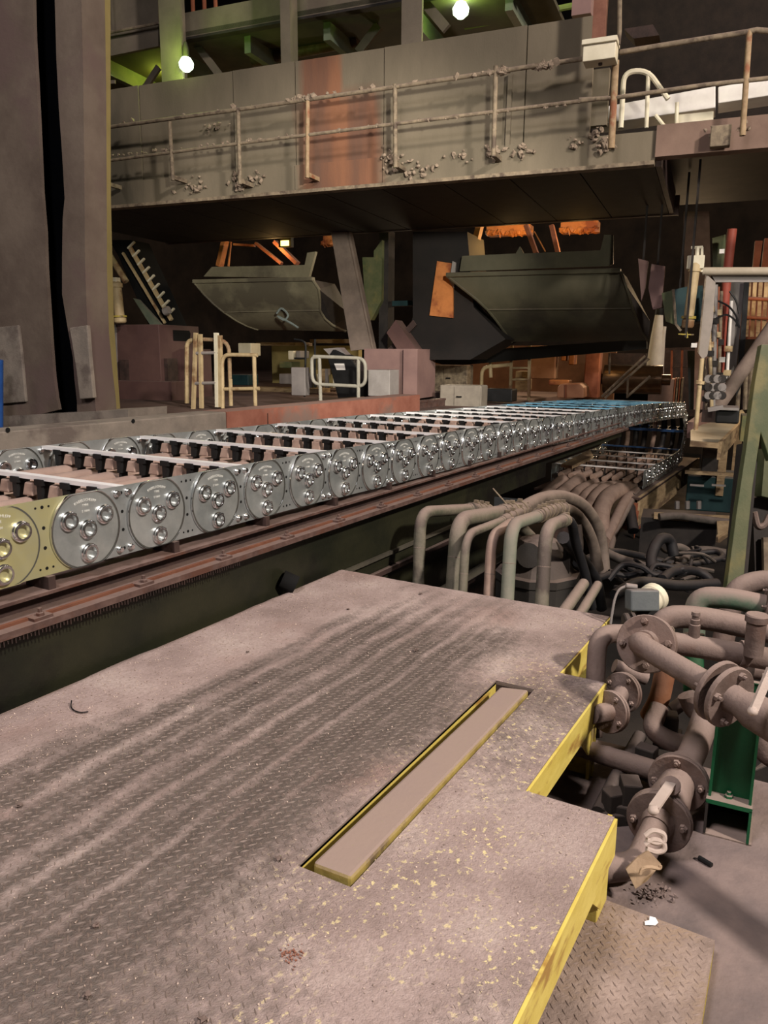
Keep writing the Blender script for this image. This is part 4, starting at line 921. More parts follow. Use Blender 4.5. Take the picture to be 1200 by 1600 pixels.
b = MB(); gpoly(b, [(870,622),(871,605),(876,600),(905,599),(912,606),(912,622)], 14, .7); b.build('body', mat('chest_paint', (160,108,80), (176,124,94), rough=.6, scale=4), ch, smooth=False, bevel=.02)
b = MB(); b.bar(atT(884,622,13.97), atT(884,601,13.97), .02, .03); b.build('strap', RUST, ch, smooth=False)
yl = thing('cream_ladder', 'cream painted ladder standing under the right hood', 'ladder', tuple(atT(812, 625, 14.5)))
for (a, c) in (((800,540),(797,626)),((828,540),(826,626))):
    b = MB(); b.bar(atT(*a, 14.5), atT(*c, 14.5), .05, .06, upv=gn); b.build('stile', CREAM, yl, smooth=False)
for y in (558, 575, 593, 611): b = MB(); b.cyl(atT(798, y, 14.5), atT(827, y, 14.5), .02, 6); b.build('rung', CREAM, yl)
pr = thing('polished_roll', 'dark polished steel roll with a yellow glint right of the brown column', 'roll', tuple(atT(978, 612, 15.5)))
b = MB(); b.lathe(atT(944,592,15.5), -gg, [(.10,-.1),(.10,0),(.27,0),(.27,1.05),(.1,1.05),(.1,1.2)], 28); b.build('barrel', BRASS, pr)
b = MB(); gbox(b, 950, 552, 1008, 570, 16.2, .5); b.build('top_beam', DARKR, pr, smooth=False)
lamp('roll_light', 'POINT', atT(950, 565, 14.9), None, 2, (1, .75, .4), .1)  # added point light that gives the roll its glint
sr = thing('stair_handrail', 'pair of thin inclined stair handrails in front of the polished roll', 'handrail', tuple(atT(950, 620, 14)))
for (a, c) in (((940,620),(1008,556)),((945,622),(1014,560)),((980,620),(1016,588))):
    b = MB(); b.cyl(atT(*a, 14), atT(*c, 14), .022, 8); b.build('rail', RAILP, sr)
for (a, c) in (((953,552),(952,585)),((981,590),(980,622))): b = MB(); b.cyl(atT(*a, 14), atT(*c, 14), .018, 8); b.build('post', RAILP, sr)
b = MB(); gbox(b, 400, 535, 475, 540, 15.5, .4); gbox(b, 380, 606, 500, 616, 15.2, .5); gbox(b, 484, 530, 560, 536, 15.5, .4); one('far_bench', b, TAN, 'long far workbench seen between ladder and slanted leg', 'bench', smooth=False)
b = MB(); gbox(b, 425, 540, 560, 600, 16.5, .2); one('far_screen', b, OLIVE, 'olive lit screen wall far behind the white guard rail', 'screen', smooth=False)
rb = random.Random(11)
for i in range(14):
    x = 470+i*6.3; b = MB(); gbox(b, x, rb.uniform(575,590), x+rb.uniform(3,5), 606, 15.1, .12); one('tool_holder', b, [CREAML, TAN, GREYP, OLIVE][i % 4], '%s %s, number %s from the left in the row on the far bench' % (['cream', 'tan', 'grey', 'olive'][i % 4], ['jar', 'tin', 'tool'][i % 3], ['one','two','three','four','five','six','seven','eight','nine','ten','eleven','twelve','thirteen','fourteen'][i]), 'tool', 'tools on the far bench', smooth=False)
b = MB(); gbox(b, 655, 540, 960, 640, 18.5, .2); one('far_wall_panel', b, mat('warm_far_wall', (92,62,42), (116,80,56), rough=.8, scale=2), 'warm brown wall panel far behind the cream ladder', 'panel', smooth=False)
# ================================================================ BENT PIPES BEHIND THE PLATFORM
def run(nm, lb, pts, r, mt, rb=.12, cat='pipe', n=16, parts=True):
    p_ = [atD(*q) for q in pts]; t = thing(nm, lb, cat, tuple(p_[0]))
    if pts[-1][0] == 1260: p_[-1] = p_[-2]+(p_[-1]-p_[-2])*3     # the line goes on past the frame
    b = MB(); b.tube(fillet(p_, rb, 7), r, n); b.build('pipe_body', mt, t); return t, p_
def collar(t, p, ax, r, w_, mt): b = MB(); ax = V(ax).normalized(); b.lathe(p-ax*w_/2, ax, [(r*.96,0),(r,.004),(r,w_-.004),(r*.96,w_)], 18); b.build('collar', mt, t)
bp = [([(651,1010,4.75),(657,800,4.75),(738,795,5.4)], .037, PIPEO, 'leftmost of the olive bent pipes behind the platform, standing apart'),
      ([(702,1010,4.55),(716,812,4.55),(790,799,5.2)], .047, PIPEO, 'thick bent pipe behind the platform, second from left'),
      ([(718,1010,4.4),(728,836,4.4),(788,812,5.0)], .026, PIPEO, 'thin bent pipe in front of the second from left thick one'),
      ([(760,1010,4.45),(768,838,4.5),(800,815,5.0)], .031, HOSE, 'pinkish slim bent pipe in the middle of the bent pipes'),
      ([(788,1020,4.35),(799,820,4.4),(842,806,4.9)], .038, mat('grey_green_pipe', (104,112,98), (124,124,110), rough=.7, dust=.8, scale=7), 'green tinted thick bent pipe, second from right'),
      ([(842,1030,4.25),(853,824,4.3),(884,812,4.65)], .038, PIPEO, 'rightmost bent pipe behind the platform, with wired joint')]
for pts, r, mt, lb in bp:
    t, p = run('bent_pipe', lb, pts, r, mt, .13)
    t['group'] = 'bent pipes behind the platform'; d_ = (p[-1]-p[-2]).normalized(); collar(t, p[-1]-d_*.05, d_, r*1.12, .035, PIPEO)
    collar(t, p[1]+(p[0]-p[1]).normalized()*.22, p[0]-p[1], r*1.03, .006, DUSTY)
def hose(nm, lb, pts, r, mt, grp=None, clamps=(), n=10):
    sp_ = spline([atD(*q) for q in pts], 7); 
    if clamps:
        t = thing(nm, lb, 'hose', tuple(sp_[0])); b = MB(); b.tube(sp_, r, n); b.build('tube', mt, t)
        for c in clamps:
            i = min(len(sp_)-2, int(c*len(sp_))); ax = (sp_[i+1]-sp_[i]).normalized(); b = MB(); b.lathe(sp_[i]-ax*.007, ax, [(r*1.13,0),(r*1.2,.003),(r*1.2,.011),(r*1.13,.014)], 14)
            b.box(sp_[i]+V((0,0,r*1.25)), (.02,.03,.02)); b.build('clamp', RAILP, t, smooth=False)
    else: b = MB(); b.tube(sp_, r, n); t = b.build(nm, mt); tag(t, lb, 'hose')
    if grp: t['group'] = grp
    return t
hose('rubber_hose', 'hose leaving the leftmost bent pipe, hidden under the wired joints', [(735,796,5.35),(765,800,5.8),(800,812,6.2),(830,840,6.6)], .05, PIPEO, None, (.12,.2,.3))
hose('rubber_hose', 'long fat dusty hose arching right from the second bent pipe', [(785,800,5.15),(812,796,5.4),(845,780,5.9),(878,776,6.3),(908,788,6.6),(930,815,6.8),(940,850,6.9),(945,900,6.9)], .053, HOSEM, None, (.04,.09,.14))
hose('rubber_hose', 'slim hose leaving the thin bent pipe under the fat dusty hose', [(785,813,4.98),(812,800,5.3),(835,792,5.7),(862,790,6.1),(890,800,6.5),(905,830,6.7)], .034, HOSEM, None, (.06,.12,.2,.3))
hose('rubber_hose', 'short wired hose on the green tinted bent pipe, drooping to the right', [(840,806,4.88),(862,797,5.2),(886,796,5.6),(908,812,5.9),(925,845,6.1),(935,890,6.2)], .044, HOSEM, None, (.05,.1,.15,.2,.25,.3,.35))
hose('rubber_hose', 'black hose falling from the rightmost bent pipe', [(882,812,4.62),(893,818,4.7),(900,850,4.8),(915,900,4.9),(925,950,5)], .03, HOSED, None, (.06,.1))
hose('rubber_hose', 'black thick hose arching behind the rightmost bent pipe into the pit', [(880,840,5.2),(905,870,5.6),(930,905,6),(940,950,6.2)], .045, HOSED)
b = MB(); b.cyl(atD(792,788,5.2), atD(770,763,5.2), .005, 6); tag(b.build('loose_wire', RAILP), 'stiff wire end sticking up from the wired hose joints', 'wire')
b = MB(); b.tube(spline([atD(905,820,5.6), atD(908,850,5.6), atD(906,875,5.6)], 4), .018, 8); tag(b.build('hanging_strap', HOSEM), 'pale strap hanging below the arched hoses', 'strap')
# cables falling out of the lower strand of the chain
cc = [([(880,752,12.0),(862,768,11.6),(846,782,11.2),(838,792,11)], .11, 'leftmost fat cable bundle falling from the lower chain strand'),([(905,752,12.0),(885,768,11.3),(868,785,10.8),(858,800,10.6)], .12, 'second fat cable bundle from the left under the lower chain strand'),
      ([(930,755,12.0),(905,768,11.2),(893,790,10.6),(895,812,10.5)], .09, 'third cable from the left under the lower chain strand'),([(950,757,12.0),(925,765,11.2),(908,785,10.7),(905,820,10.5)], .07, 'fourth cable from the left under the lower chain strand'),
      ([(975,760,12.0),(945,766,11.2),(924,790,10.6),(918,820,10.5)], .11, 'wide flat cable loop in the middle under the lower chain strand'),([(985,762,11.9),(955,772,11.0),(940,795,10.4),(938,830,10.2),(937,860,10.1)], .12, 'brown fat hose falling straight down under the lower chain strand'),
      ([(992,765,11.8),(975,785,11),(960,815,10.4),(945,845,10)], .07, 'grey hose crossing down left from the lower chain strand corner'),([(996,766,11.8),(982,790,11),(962,830,10.5),(952,860,10.2)], .05, 'thin grey hose next to the drip cones'),
      ([(893,760,11.9),(894,785,11.3),(893,815,11)], .06, 'upright pale cable end sticking up left of the drooping cables'),([(925,762,11.8),(905,790,11),(912,815,10.8)], .035, 'thin looping cable over the fat cable bundles')]
for pts, r, lb in cc: hose('drooping_cable', lb, pts, r, HOSE if r > .06 else HOSEM, 'cables falling from the lower chain strand')
hose('drooping_cable', 'dark thick cable hanging beside the trough bracket', [(985,775,11.4),(985,800,11.2),(990,830,11)], .08, HOSED, 'cables falling from the lower chain strand')
for i, (pts, r, lb) in enumerate([([(900,880,7),(950,862,7.6),(1000,868,8),(1050,880,8),(1100,876,8)], .035, 'upper dark cable lying across the pit'),([(930,905,6.6),(980,890,7),(1040,888,7.2),(1090,880,7.4),(1128,872,7.6),(1118,862,7.8),(1080,866,7.8)], .03, 'dark cable in the pit that loops back at its right end'),
     ([(1035,905,6.4),(1052,893,6.6),(1085,892,6.8),(1108,905,6.8),(1112,930,6.8)], .04, 'dark thin cable arching near the right of the pit'),([(1045,862,7.6),(1060,855,7.6),(1074,862,7.6),(1070,874,7.5),(1055,876,7.5)], .04, 'pale hose loop in the pit left of the green post'),
     ([(940,860,7.5),(965,872,7.4),(990,880,7.3),(1020,890,7.2)], .045, 'grimy hose in front of the cable tangle'),([(1020,895,6.8),(1018,870,6.9),(1030,844,7),(1046,844,7.1),(1053,868,7.1)], .05, 'thick black corrugated hose hump in the pit'),
     ([(960,930,6),(1000,910,6.2),(1060,915,6.4),(1120,912,6.6)], .045, 'thick black cable along the front of the pit'),([(1080,862,8.4),(1110,862,8.4),(1140,868,8.4)], .06, 'grey thick pipe end behind the cable loops'),([(1030,808,9.5),(1060,806,9.5),(1100,812,9.5),(1150,818,9.5)], .05, 'grimy cable lying on the tan walkway strip')]):
    hose('pit_cable', lb, pts, r, HOSED if 'dark' in lb or 'black' in lb else mat('pit_grime_shade', (54,50,46), (76,70,64), rough=.8, dust=.3, scale=10), 'cables lying in the pit')  # darker copy of the grimy hose, pit shade put into its colour
rt_ = random.Random(21)
for i in range(16):
    x0 = rt_.uniform(935, 1040); y0 = rt_.uniform(868, 915); D_ = rt_.uniform(6.6, 7.8); pts = [(x0+j*rt_.uniform(16, 30), y0+rt_.uniform(-14, 14), D_+rt_.uniform(-.1, .1)) for j in range(5)]
    b = MB(); b.tube(spline([atD(*q) for q in pts], 6), rt_.uniform(.014, .028), 8); tag(b.build('tangled_cable', HOSED if i % 3 else MATS['pit_grime_shade']), 'dark thin cable in the tangle on the pit floor', 'cable', 'tangled cables in the pit')
cm = thing('cone_machine', 'dark grey conical machine housing behind the bent pipes', 'machine', tuple(atD(850, 960, 5.6)))
b = MB(); b.lathe(atD(838,925,5.7), (0,0,1), [(.30,-.5),(.30,.10),(.31,.105),(.31,.16),(.27,.17),(.14,.40),(.08,.42)], 10); b.build('cone_housing', mat('machine_grey', (44,42,40), (60,56,52), rough=.7, dust=.5, scale=3), cm, smooth=False)
b = MB(); b.cyl(atD(826,868,5.4), atD(838,862,5.6), .09, 16); b.build('disc_cover', MATS['machine_grey'], cm)
for q_, s_ in ((atD(885,880,5.5), (.02,.05,.4)), (atD(722,850,5.9), (.02,.06,.4)), (atD(690,900,6), (.05,.05,.08))): b = MB(); b.box(q_, s_); b.build('bracket', DARK, cm, smooth=False)
b = MB(); b.box(atD(698,868,6.1), (.03,.05,.06)); tag(b.build('blue_tag', mat('tag_blue', (60,110,150), rough=.5)), 'tiny blue valve tag in the dark behind the leftmost bent pipe', 'tag')
for pts, r, lb in [([(860,985,4.1),(912,912,4.8)], .034, 'left of two pale tubes lying up against the far corner of the platform'),([(888,990,4.05),(934,914,4.8)], .028, 'right of two pale tubes lying up against the far corner of the platform')]:
    p = [atD(*q) for q in pts]; b = MB(); b.cyl(p[0], p[1], r, 14); tag(b.build('lying_tube', PIPEO), lb, 'tube')
# ================================================================ RIGHT MIDDLE: ledges, tables, green post
def zprism(pts, z, th): 
    b = MB(); b.prism([atZ(x, y, z) for x, y in pts], (0, 0, -th)); return b
one('side_table', zprism([(1098,716),(1098,690),(1125,693),(1122,716)], -.5, .3), DARK, 'dark topped low table right of the chain trough', 'table', smooth=False)
t = thing('loading_ledge', 'tan edged metal ledge with pale top right of the chain end', 'ledge', tuple(atZ(1120, 670, -.05)))
b = zprism([(1079,688),(1125,692),(1167,650),(1160,640),(1100,662),(1079,672)], -.05, .03); b.build('top_sheet', mat('pale_sheet', (128,122,108), (150,142,126), rough=.5, scale=1.5), t, smooth=False)
p0, p1 = atZ(1125,692,-.05), atZ(1167,649,-.05); b = MB(); b.bar(p0-V((0,0,.12)), p1-V((0,0,.12)), .05, .26); b.build('edge_board', TAN, t, smooth=False)
p0, p1 = atZ(1079,690,-.05), atZ(1125,693,-.05); b = MB(); b.bar(p0-V((0,0,.03)), p1-V((0,0,.03)), .05, .08); b.build('edge_board', TAN, t, smooth=False)
for (x, y) in ((1130,712),(1152,700)): b = MB(); p = atZ(x, y, -.5); b.box((p.x, p.y, -.75), (.12,.12,.9)); b.build('leg', TAN, t, smooth=False)
b = MB(); b.bar(atD(1078,672,14), atD(1112,648,15), .1, .3); one('pink_beam', b, MAROONL, 'pinkish beam just right of the chain bend', 'beam', smooth=False)
tm = thing('teal_machine', 'dark teal machine frame in the pit right of the chain trough', 'machine', tuple(atD(1090, 830, 10)))
b = MB(); gbox(b, 1072, 745, 1160, 800, 14.6, 1.0); b.build('body', TEAL, tm, smooth=False, bevel=.02)
b = MB(); gbox(b, 1070, 738, 1160, 743, 13.9, .1); b.build('tan_strip', TAN, tm, smooth=False)
for x in (1078, 1112, 1145): b = MB(); gbox(b, x, 757, x+22, 760, 13.97, .03); b.build('slot_mark', GREYP, tm, smooth=False)
for x in (1058, 1074, 1092): b = MB(); b.cyl(atT(x, 795, 13.9), atT(x, 783, 13.9), .04, 6); b.build('peg', GREYP, tm)
t = thing('walkway_strip', 'tan walkway strip over a dark box in the pit', 'walkway', tuple(atD(1080, 850, 8.6)))
zw = atD(1080,815,9.4).z; b = zprism([(1022,800),(1150,806),(1152,822),(1122,842),(1120,813),(1022,806)], zw, .04); b.build('top_strip', TAN, t, smooth=False)
b = MB(); b.prism([atZ(1002,808,zw-.03), atZ(1121,814,zw-.03), atZ(1121,814,zw-.03)+V((.6,.1,0)), atZ(1002,808,zw-.03)+V((.6,.1,0))], (0,0,-.55)); b.build('dark_box', DARK, t, smooth=False)
b = MB(); b.bar(atZ(1122,842,zw-.03), atZ(1152,822,zw-.03), .04, .08); b.build('edge', TAN, t, smooth=False)
t = thing('tan_plank', 'bright tan plank lying beside the guide beam above the lower chain strand', 'plank', tuple(atD(900,722,10.5)))
b = MB(); p = [atD(877,725,10.2), atD(894,728,9.9), atD(927,712,10.9), atD(922,702,11.4)]; b.prism(p, (0,0,-.04)); b.build('board', TAN, t, smooth=False)
gp = thing('green_post', 'tall worn green steel post with a gusset, at the right edge', 'post', tuple(atD(1145, 925, 4.4)))
b = MB(); q = [atD(x, y, 4.3) for x, y in ((1190,538),(1260,538),(1260,690),(1203,720),(1189,676),(1176,760),(1167,850),(1157,960),(1130,960),(1151,800),(1166,700),(1179,600))]
b.prism(q, fw*.05); b.build('flange', GREENW, gp, smooth=False, bevel=.003)
b = MB(); q = [atD(x, y, 4.36) for x, y in ((1176,690),(1186,690),(1168,900),(1160,960),(1150,960))]; b.prism(q, fw*.2); b.build('web', DARK, gp, smooth=False)
b = MB(); b.prism([atD(x, y, 4.8) for x, y in ((1196,700),(1260,690),(1260,790),(1190,775))], fw*.1); b.build('green_plate', GREENW, gp, smooth=False)
b = MB(); b.prism([atD(x, y, 4.9) for x, y in ((1176,778),(1230,770),(1230,905),(1180,900))], fw*.3); one('dark_cabinet', b, DARK, 'dark cabinet right behind the green post', 'cabinet', smooth=False)
b = MB(); b.prism([atD(x, y, 4.85) for x, y in ((1193,840),(1230,838),(1230,890),(1194,892))], fw*.03); one('beige_plate', b, RAILP, 'beige plate edge at the right frame edge behind the green post', 'plate', smooth=False)
b = MB(); b.tube(spline([atD(1178,800,4.7), atD(1184,822,4.7), atD(1194,820,4.7), atD(1202,805,4.7)], 5), .02, 8); one('hook_pipe', b, PIPE, 'small hooked pipe end right of the green post', 'pipe')
# ================================================================ RIGHT BACKGROUND MACHINERY
def gp_(lb, nm, cat, pts, T_, th, mt, **k): b = MB(); gpoly(b, pts, T_, th); return one(nm, b, mt, lb, cat, smooth=False, **k)
gp_('brown steel column under the right end of the gantry', 'steel_column', 'column', [(1068,330),(1108,330),(1112,470),(1070,470)], 12.8, .3, mat('brown_column', (84,66,56), (100,80,68), rough=.8))
gp_('cream flat plate hanging right of the brown column', 'hanging_plate', 'plate', [(1113,372),(1134,366),(1132,425),(1114,428)], 11.5, .08, GREENW)
b = MB(); b.tube([atT(1144,358,11.2), atT(1136,430,11.2), atT(1131,500,11.2)], [.06,.06,.05], 10); b.tube([atT(1131,500,11.2), atT(1124,612,11.2)], .045, 10); one('red_pipe', b, REDP, 'upright faded red pipe right of the grey shield', 'pipe')
cylinder('hydraulic_cylinder', 'cream and gold tilted hydraulic cylinder above the green bucket', atT(1087,410,10.6), atT(1074,512,10.6), .075, (.1,.2,.16))
b = MB(); b.cyl(atT(1089,402,10.6), atT(1090,386,10.6), .025, 8); b.bar(atT(1080,387,10.6), atT(1098,386,10.6), .02, .03); b.bar(atT(1097,386,10.6), atT(1097,425,10.6), .02, .03); one('cylinder_rod', b, CREAML, 'thin rod and bracket on top of the tilted hydraulic cylinder', 'rod', smooth=False)
b = MB(); b.bar(atT(1060,522,10.5), atT(1084,523,10.5), .025, .015); b.bar(atT(1072,512,10.5), atT(1074,528,10.5), .02, .02); one('cross_bracket', b, YELD, 'yellow cross piece below the tilted hydraulic cylinder', 'bracket', smooth=False)
gbk = thing('green_bucket', 'green grey steel bucket behind the tilted cylinder', 'bucket', tuple(atT(1060,510,11)))
b = MB(); gpoly(b, [(1034,458),(1052,453),(1056,508),(1040,502)], 11, .05); b.build('side', GREENW, gbk, smooth=False)
b = MB(); gpoly(b, [(1052,453),(1072,448),(1098,446),(1098,500),(1062,510),(1055,505)], 11.05, .8); b.build('shell', TEAL, gbk, smooth=False)
b = MB(); b.bar(atT(1055,505,10.98), atT(1064,517,10.98), .02, .03); b.bar(atT(1052,452,10.98), atT(1056,506,10.98), .02, .03); b.build('rim', RAILP, gbk, smooth=False)
gp_('left pinkish hanging wedge beside the right hood', 'hanging_wedge', 'plate', [(997,404),(1013,408),(1008,452),(1002,470),(1000,440)], 11.5, .08, MAROONL)
gp_('right pinkish hanging wedge beside the right hood', 'hanging_wedge', 'plate', [(1018,412),(1039,416),(1034,480),(1020,484),(1013,450)], 11.5, .12, MAROONL)
wt_ = thing('white_tube', 'white tapered tube leaning over the brown box near the chain end', 'tube', tuple(atT(1021,592,17.4)))
b = MB(); b.tube([atT(1030,490,17.4), atT(1026,530,17.4), atT(1021,593,17.4)], [.08,.13,.19], 16); b.build('sleeve', WHITEP, wt_)
b = MB(); b.tube([atT(1039,510,17.4), atT(1034,530,17.4), atT(1028,590,17.5)], [.03,.07,.11], 12); b.build('fold', WHITEP, wt_)
b = MB(); b.cyl(atT(1031,482,17.4), atT(1030,492,17.4), .09, 10); b.build('black_end', BLACK, wt_)
bb = thing('brown_ribbed_box', 'pinkish brown box with ribbed right side below the white tube', 'box', tuple(atT(1035,625,17.6)))
b = MB(); gbox(b, 1013, 592, 1052, 630, 17.6, .8); b.build('body', mat('box_brown', (116,92,84), (130,104,96), rough=.7), bb, smooth=False)
for i in range(4): b = MB(); gbox(b, 1053+i*3.6, 591, 1055+i*3.6, 628, 17.6, .7); b.build('rib', RAILP if i % 2 else RUST, bb, smooth=False)
sh = thing('grey_shield', 'tall grey shield plate with cut corners hanging from the horizontal grey tube', 'shield', tuple(atT(1098,560,9.2)))
b = MB(); gpoly(b, [(1102,427),(1118,441),(1114,500),(1105,556),(1098,562),(1090,551),(1096,480)], 9.2, .03); b.build('plate', mat('shield_grey', (132,124,116), (146,136,128), rough=.6), sh, smooth=False, bevel=.004)
b = MB(); gpoly(b, [(1102,427),(1104,427),(1092,551),(1090,551)], 9.17, .03); b.build('edge_strip', RAILP, sh, smooth=False)
b = MB(); b.cyl(atT(1098,424,9.2), atT(1420,424,9.2), .042, 12); b.build('tube', mat('tube_grey', (150,140,122), (164,152,136), rough=.5), sh)
b = MB(); gpoly(b, [(1112,430),(1420,430),(1420,440),(1118,441)], 9.25, .03); b.build('lower_web', GREYP, sh, smooth=False)
b = MB(); b.cyl(atT(1097,560,9.2), atT(1087,672,9.2), .025, 10); b.build('stand_pipe', CREAM, sh)
b = MB(); b.cyl(atT(1094,595,9.2), atT(1093,600,9.2), .05, 10); b.build('coupling', CREAM, sh)
gp_('dark blue grey slim column behind the grey shield', 'slim_column', 'column', [(1074,548),(1087,548),(1083,640),(1077,640)], 17, .2, mat('blue_grey', (46,52,56), (56,62,66), rough=.6))
gp_('brown panel behind the foot of the grey shield', 'back_panel', 'panel', [(1086,535),(1112,530),(1106,640),(1084,640)], 16.8, .1, mat('box_brown', (0,0,0)))
gp_('broad grey upright beam behind the horizontal grey tube', 'upright_beam', 'beam', [(1140,441),(1163,441),(1156,520),(1148,600),(1128,640),(1120,640),(1138,560)], 11.6, .15, GREYP)
gp_('black upright post right of the broad grey beam', 'black_post', 'post', [(1163,441),(1171,441),(1160,600),(1150,620)], 11.5, .15, BLACK)
b = MB(); b.cyl(atT(1215,500,11), atT(1118,640,11), .09, 12); one('diagonal_pipe', b, DUSTY, 'thick diagonal pipe crossing behind the green post top', 'pipe')
cg = thing('lit_cage', 'orange lit cage of upright bars at the right frame edge', 'cage', tuple(atT(1190,530,12.5)))
for i, x in enumerate((1168,1177,1186,1195,1204)): b = MB(); b.bar(atT(x+3, 440, 12.5), atT(x-2, 526, 12.5), .05, .04, upv=(1,0,0)); b.build('bar', CREAM if i % 2 else TAN, cg, smooth=False)
for y in (466, 496): b = MB(); b.cyl(atT(1165, y, 12.45), atT(1225, y+3, 12.45), .025, 8); b.build('rail', RUST, cg)
b = MB(); gbox(b, 1160, 430, 1240, 530, 13.2, .1); b.build('back_sheet', RUST, cg, smooth=False)
b = MB(); gpoly(b, [(1180,376),(1192,376),(1186,420),(1176,420)], 12.4, .2); gpoly(b, [(1195,372),(1215,372),(1215,420),(1190,420)], 12.5, .2); b.build('post', RUST, cg, smooth=False)
lamp('cage_light', 'POINT', atT(1185, 470, 12.0), None, 5, (1, .55, .22), .1)
sp2 = [(1106,445,1112,640,.022,'box'),(1111,450,1108,600,.018,''),(1118,445,1114,640,.03,''),(1123,448,1119,560,.016,''),(1127,455,1122,640,.022,''),(1143,470,1134,620,.02,''),(1100,560,1104,640,.02,'')]
lbls = ['first thin pipe right of the grey shield','second thin pipe right of the grey shield, short','third and thickest thin pipe right of the grey shield','fourth thin pipe right of the grey shield','fifth thin pipe beside the faded red pipe','thin pipe right of the faded red pipe','short thin pipe below the grey shield corner']
for i, (xa, ya, xb, yb, r, _) in enumerate(sp2):
    t = thing('riser_pipe', lbls[i], 'pipe', tuple(atT(xb, yb, 10.8+i*.05)), 'thin riser pipes right of the grey shield')
    b = MB(); b.cyl(atT(xa, ya, 10.8+i*.05), atT(xb, yb, 10.8+i*.05), r, 8); b.build('pipe_body', [CREAM, DARKR, GREYP, RUST, RAILP, WHITEP, RAILP][i], t)
    for f in (.15+.07*i, .55+.04*i): q = atT(xa+(xb-xa)*f, ya+(yb-ya)*f, 10.78+i*.05); b = MB(); b.box(q, (.06,.09,.07)); b.build('fitting', [DARK, CREAM][i % 2], t, smooth=False)
for i, (pts, lb) in enumerate((([(1140,455),(1150,470),(1155,490)],'thin black cable arcing right of the faded red pipe, upper'),([(1122,470),(1140,480),(1152,498),(1150,510)],'thin black cable arcing right of the faded red pipe, middle'),([(1118,498),(1135,492),(1148,500),(1156,512)],'thin black cable arcing right of the faded red pipe, lower'))):
    b = MB(); b.tube(spline([atT(x, y, 10.6) for x, y in pts], 5), .012, 6); tag(b.build('thin_cable', BLACK), lb, 'cable')
for (x0,y0,x1,y1,lb) in ((1124,389,1132,396,'small white lamp head beside the cream plate'),(1124,558,1133,566,'small white tag on the thin pipes'),(1080,536,1089,543,'small white box left of the grey shield')):
    b = MB(); gbox(b, x0, y0, x1, y1, 10.5, .06); one('white_fitting', b, WHITEP, lb, 'fitting', smooth=False)
rk = thing('steel_rack', 'dark steel rack with horizontal rail left of the grey shield', 'rack', tuple(atT(1060,620,17.8)))
b = MB(); b.bar(atT(1036,546,17.8), atT(1082,544,17.8), .06, .05); b.bar(atT(1040,574,17.8), atT(1076,574,17.8), .03, .03); b.build('rail', DARKR, rk, smooth=False)
for x in (1050, 1066): b = MB(); b.bar(atT(x, 546, 17.8), atT(x-2, 620, 17.8), .04, .04, upv=(1,0,0)); b.build('post', RUST, rk, smooth=False)
b = MB(); gbox(b, 1035, 545, 1100, 650, 19, .1); b.build('back_sheet', DARKR, rk, smooth=False)
vr = thing('valve_rack', 'grey valve manifold with small wheels between shield and green post', 'valve rack', tuple(atT(1120,640,9.8)))
for i in range(3):
    for j in range(4):
        q = atT(1107+j*7, 592+i*13, 9.8); b = MB(); b.lathe(q, -gn, [(.045,0),(.05,.01),(.045,.02)], 10); b.build('valve_wheel', [GREYP, DARK][(i+j) % 2], vr)
b = MB(); b.bar(atT(1104,612,9.85), atT(1134,608,9.85), .1, .05); b.bar(atT(1106,640,9.85), atT(1130,636,9.85), .1, .05); b.build('manifold', GREYP, vr, smooth=False)
b = MB(); gbox(b, 1118, 640, 1155, 662, 10.2, .6); mbk = thing('motor_block', 'black block with thin grey lid on the ledge left of the green post', 'block', tuple(atT(1136, 662, 10.4))); b.build('body', BLACK, mbk, smooth=False, bevel=.02)
b = MB(); gbox(b, 1118, 637, 1155, 641, 10.1, .5); b.build('lid', GREYP, mbk, smooth=False)
b = MB(); gbox(b, 1152, 570, 1182, 640, 12.6, .3); gbox(b, 1100, 560, 1125, 660, 13.2, .2); one('dim_housing', b, DARKR, 'dim brown housing left of the green post top', 'housing', smooth=False)
for i, (xa, xb) in enumerate(((1156, 1152), (1166, 1164), (1174, 1171))): b = MB(); b.cyl(atT(xa, 575, 12.4), atT(xb, 640, 12.4), .03, 8); one('housing_pipe', b, RAILP, ['left','middle','right'][i]+' of three dim upright pipes on the housing left of the green post', 'pipe')
b = MB(); gbox(b, 1158, 650, 1182, 690, 10.5, .5); one('pale_block', b, GREENW, 'pale block at the end of the ledge touching the green post', 'block', smooth=False)

# ================================================================ PIPEWORK AT THE RIGHT FOREGROUND
def flange(t, c, ax, R, r, th=.018, n=4, boltside=1, mt=PIPE, a0=.6):
    ax = V(ax).normalized(); b = MB(); b.lathe(c, ax, [(r, 0),(R*.97, 0),(R, .003),(R, th-.003),(R*.97, th),(r, th)], 36, False); b.build('flange', mt, t)
    u = ax.orthogonal().normalized(); w_ = ax.cross(u)
    for i in range(n):
        a = a0+2*math.pi*i/n; q = c+(u*math.cos(a)+w_*math.sin(a))*R*.76+ax*(th if boltside > 0 else 0); b = MB(); b.bolt(q, ax*boltside, R*.13, R*.11); b.build('bolt', PIPE, t)
def disc_at(t, x, y, D, ax, R, r, th, n, side): flange(t, atD(x, y, D), ax, R, r, th, n, side)
tocam = lambda p: (CAM-p).normalized()
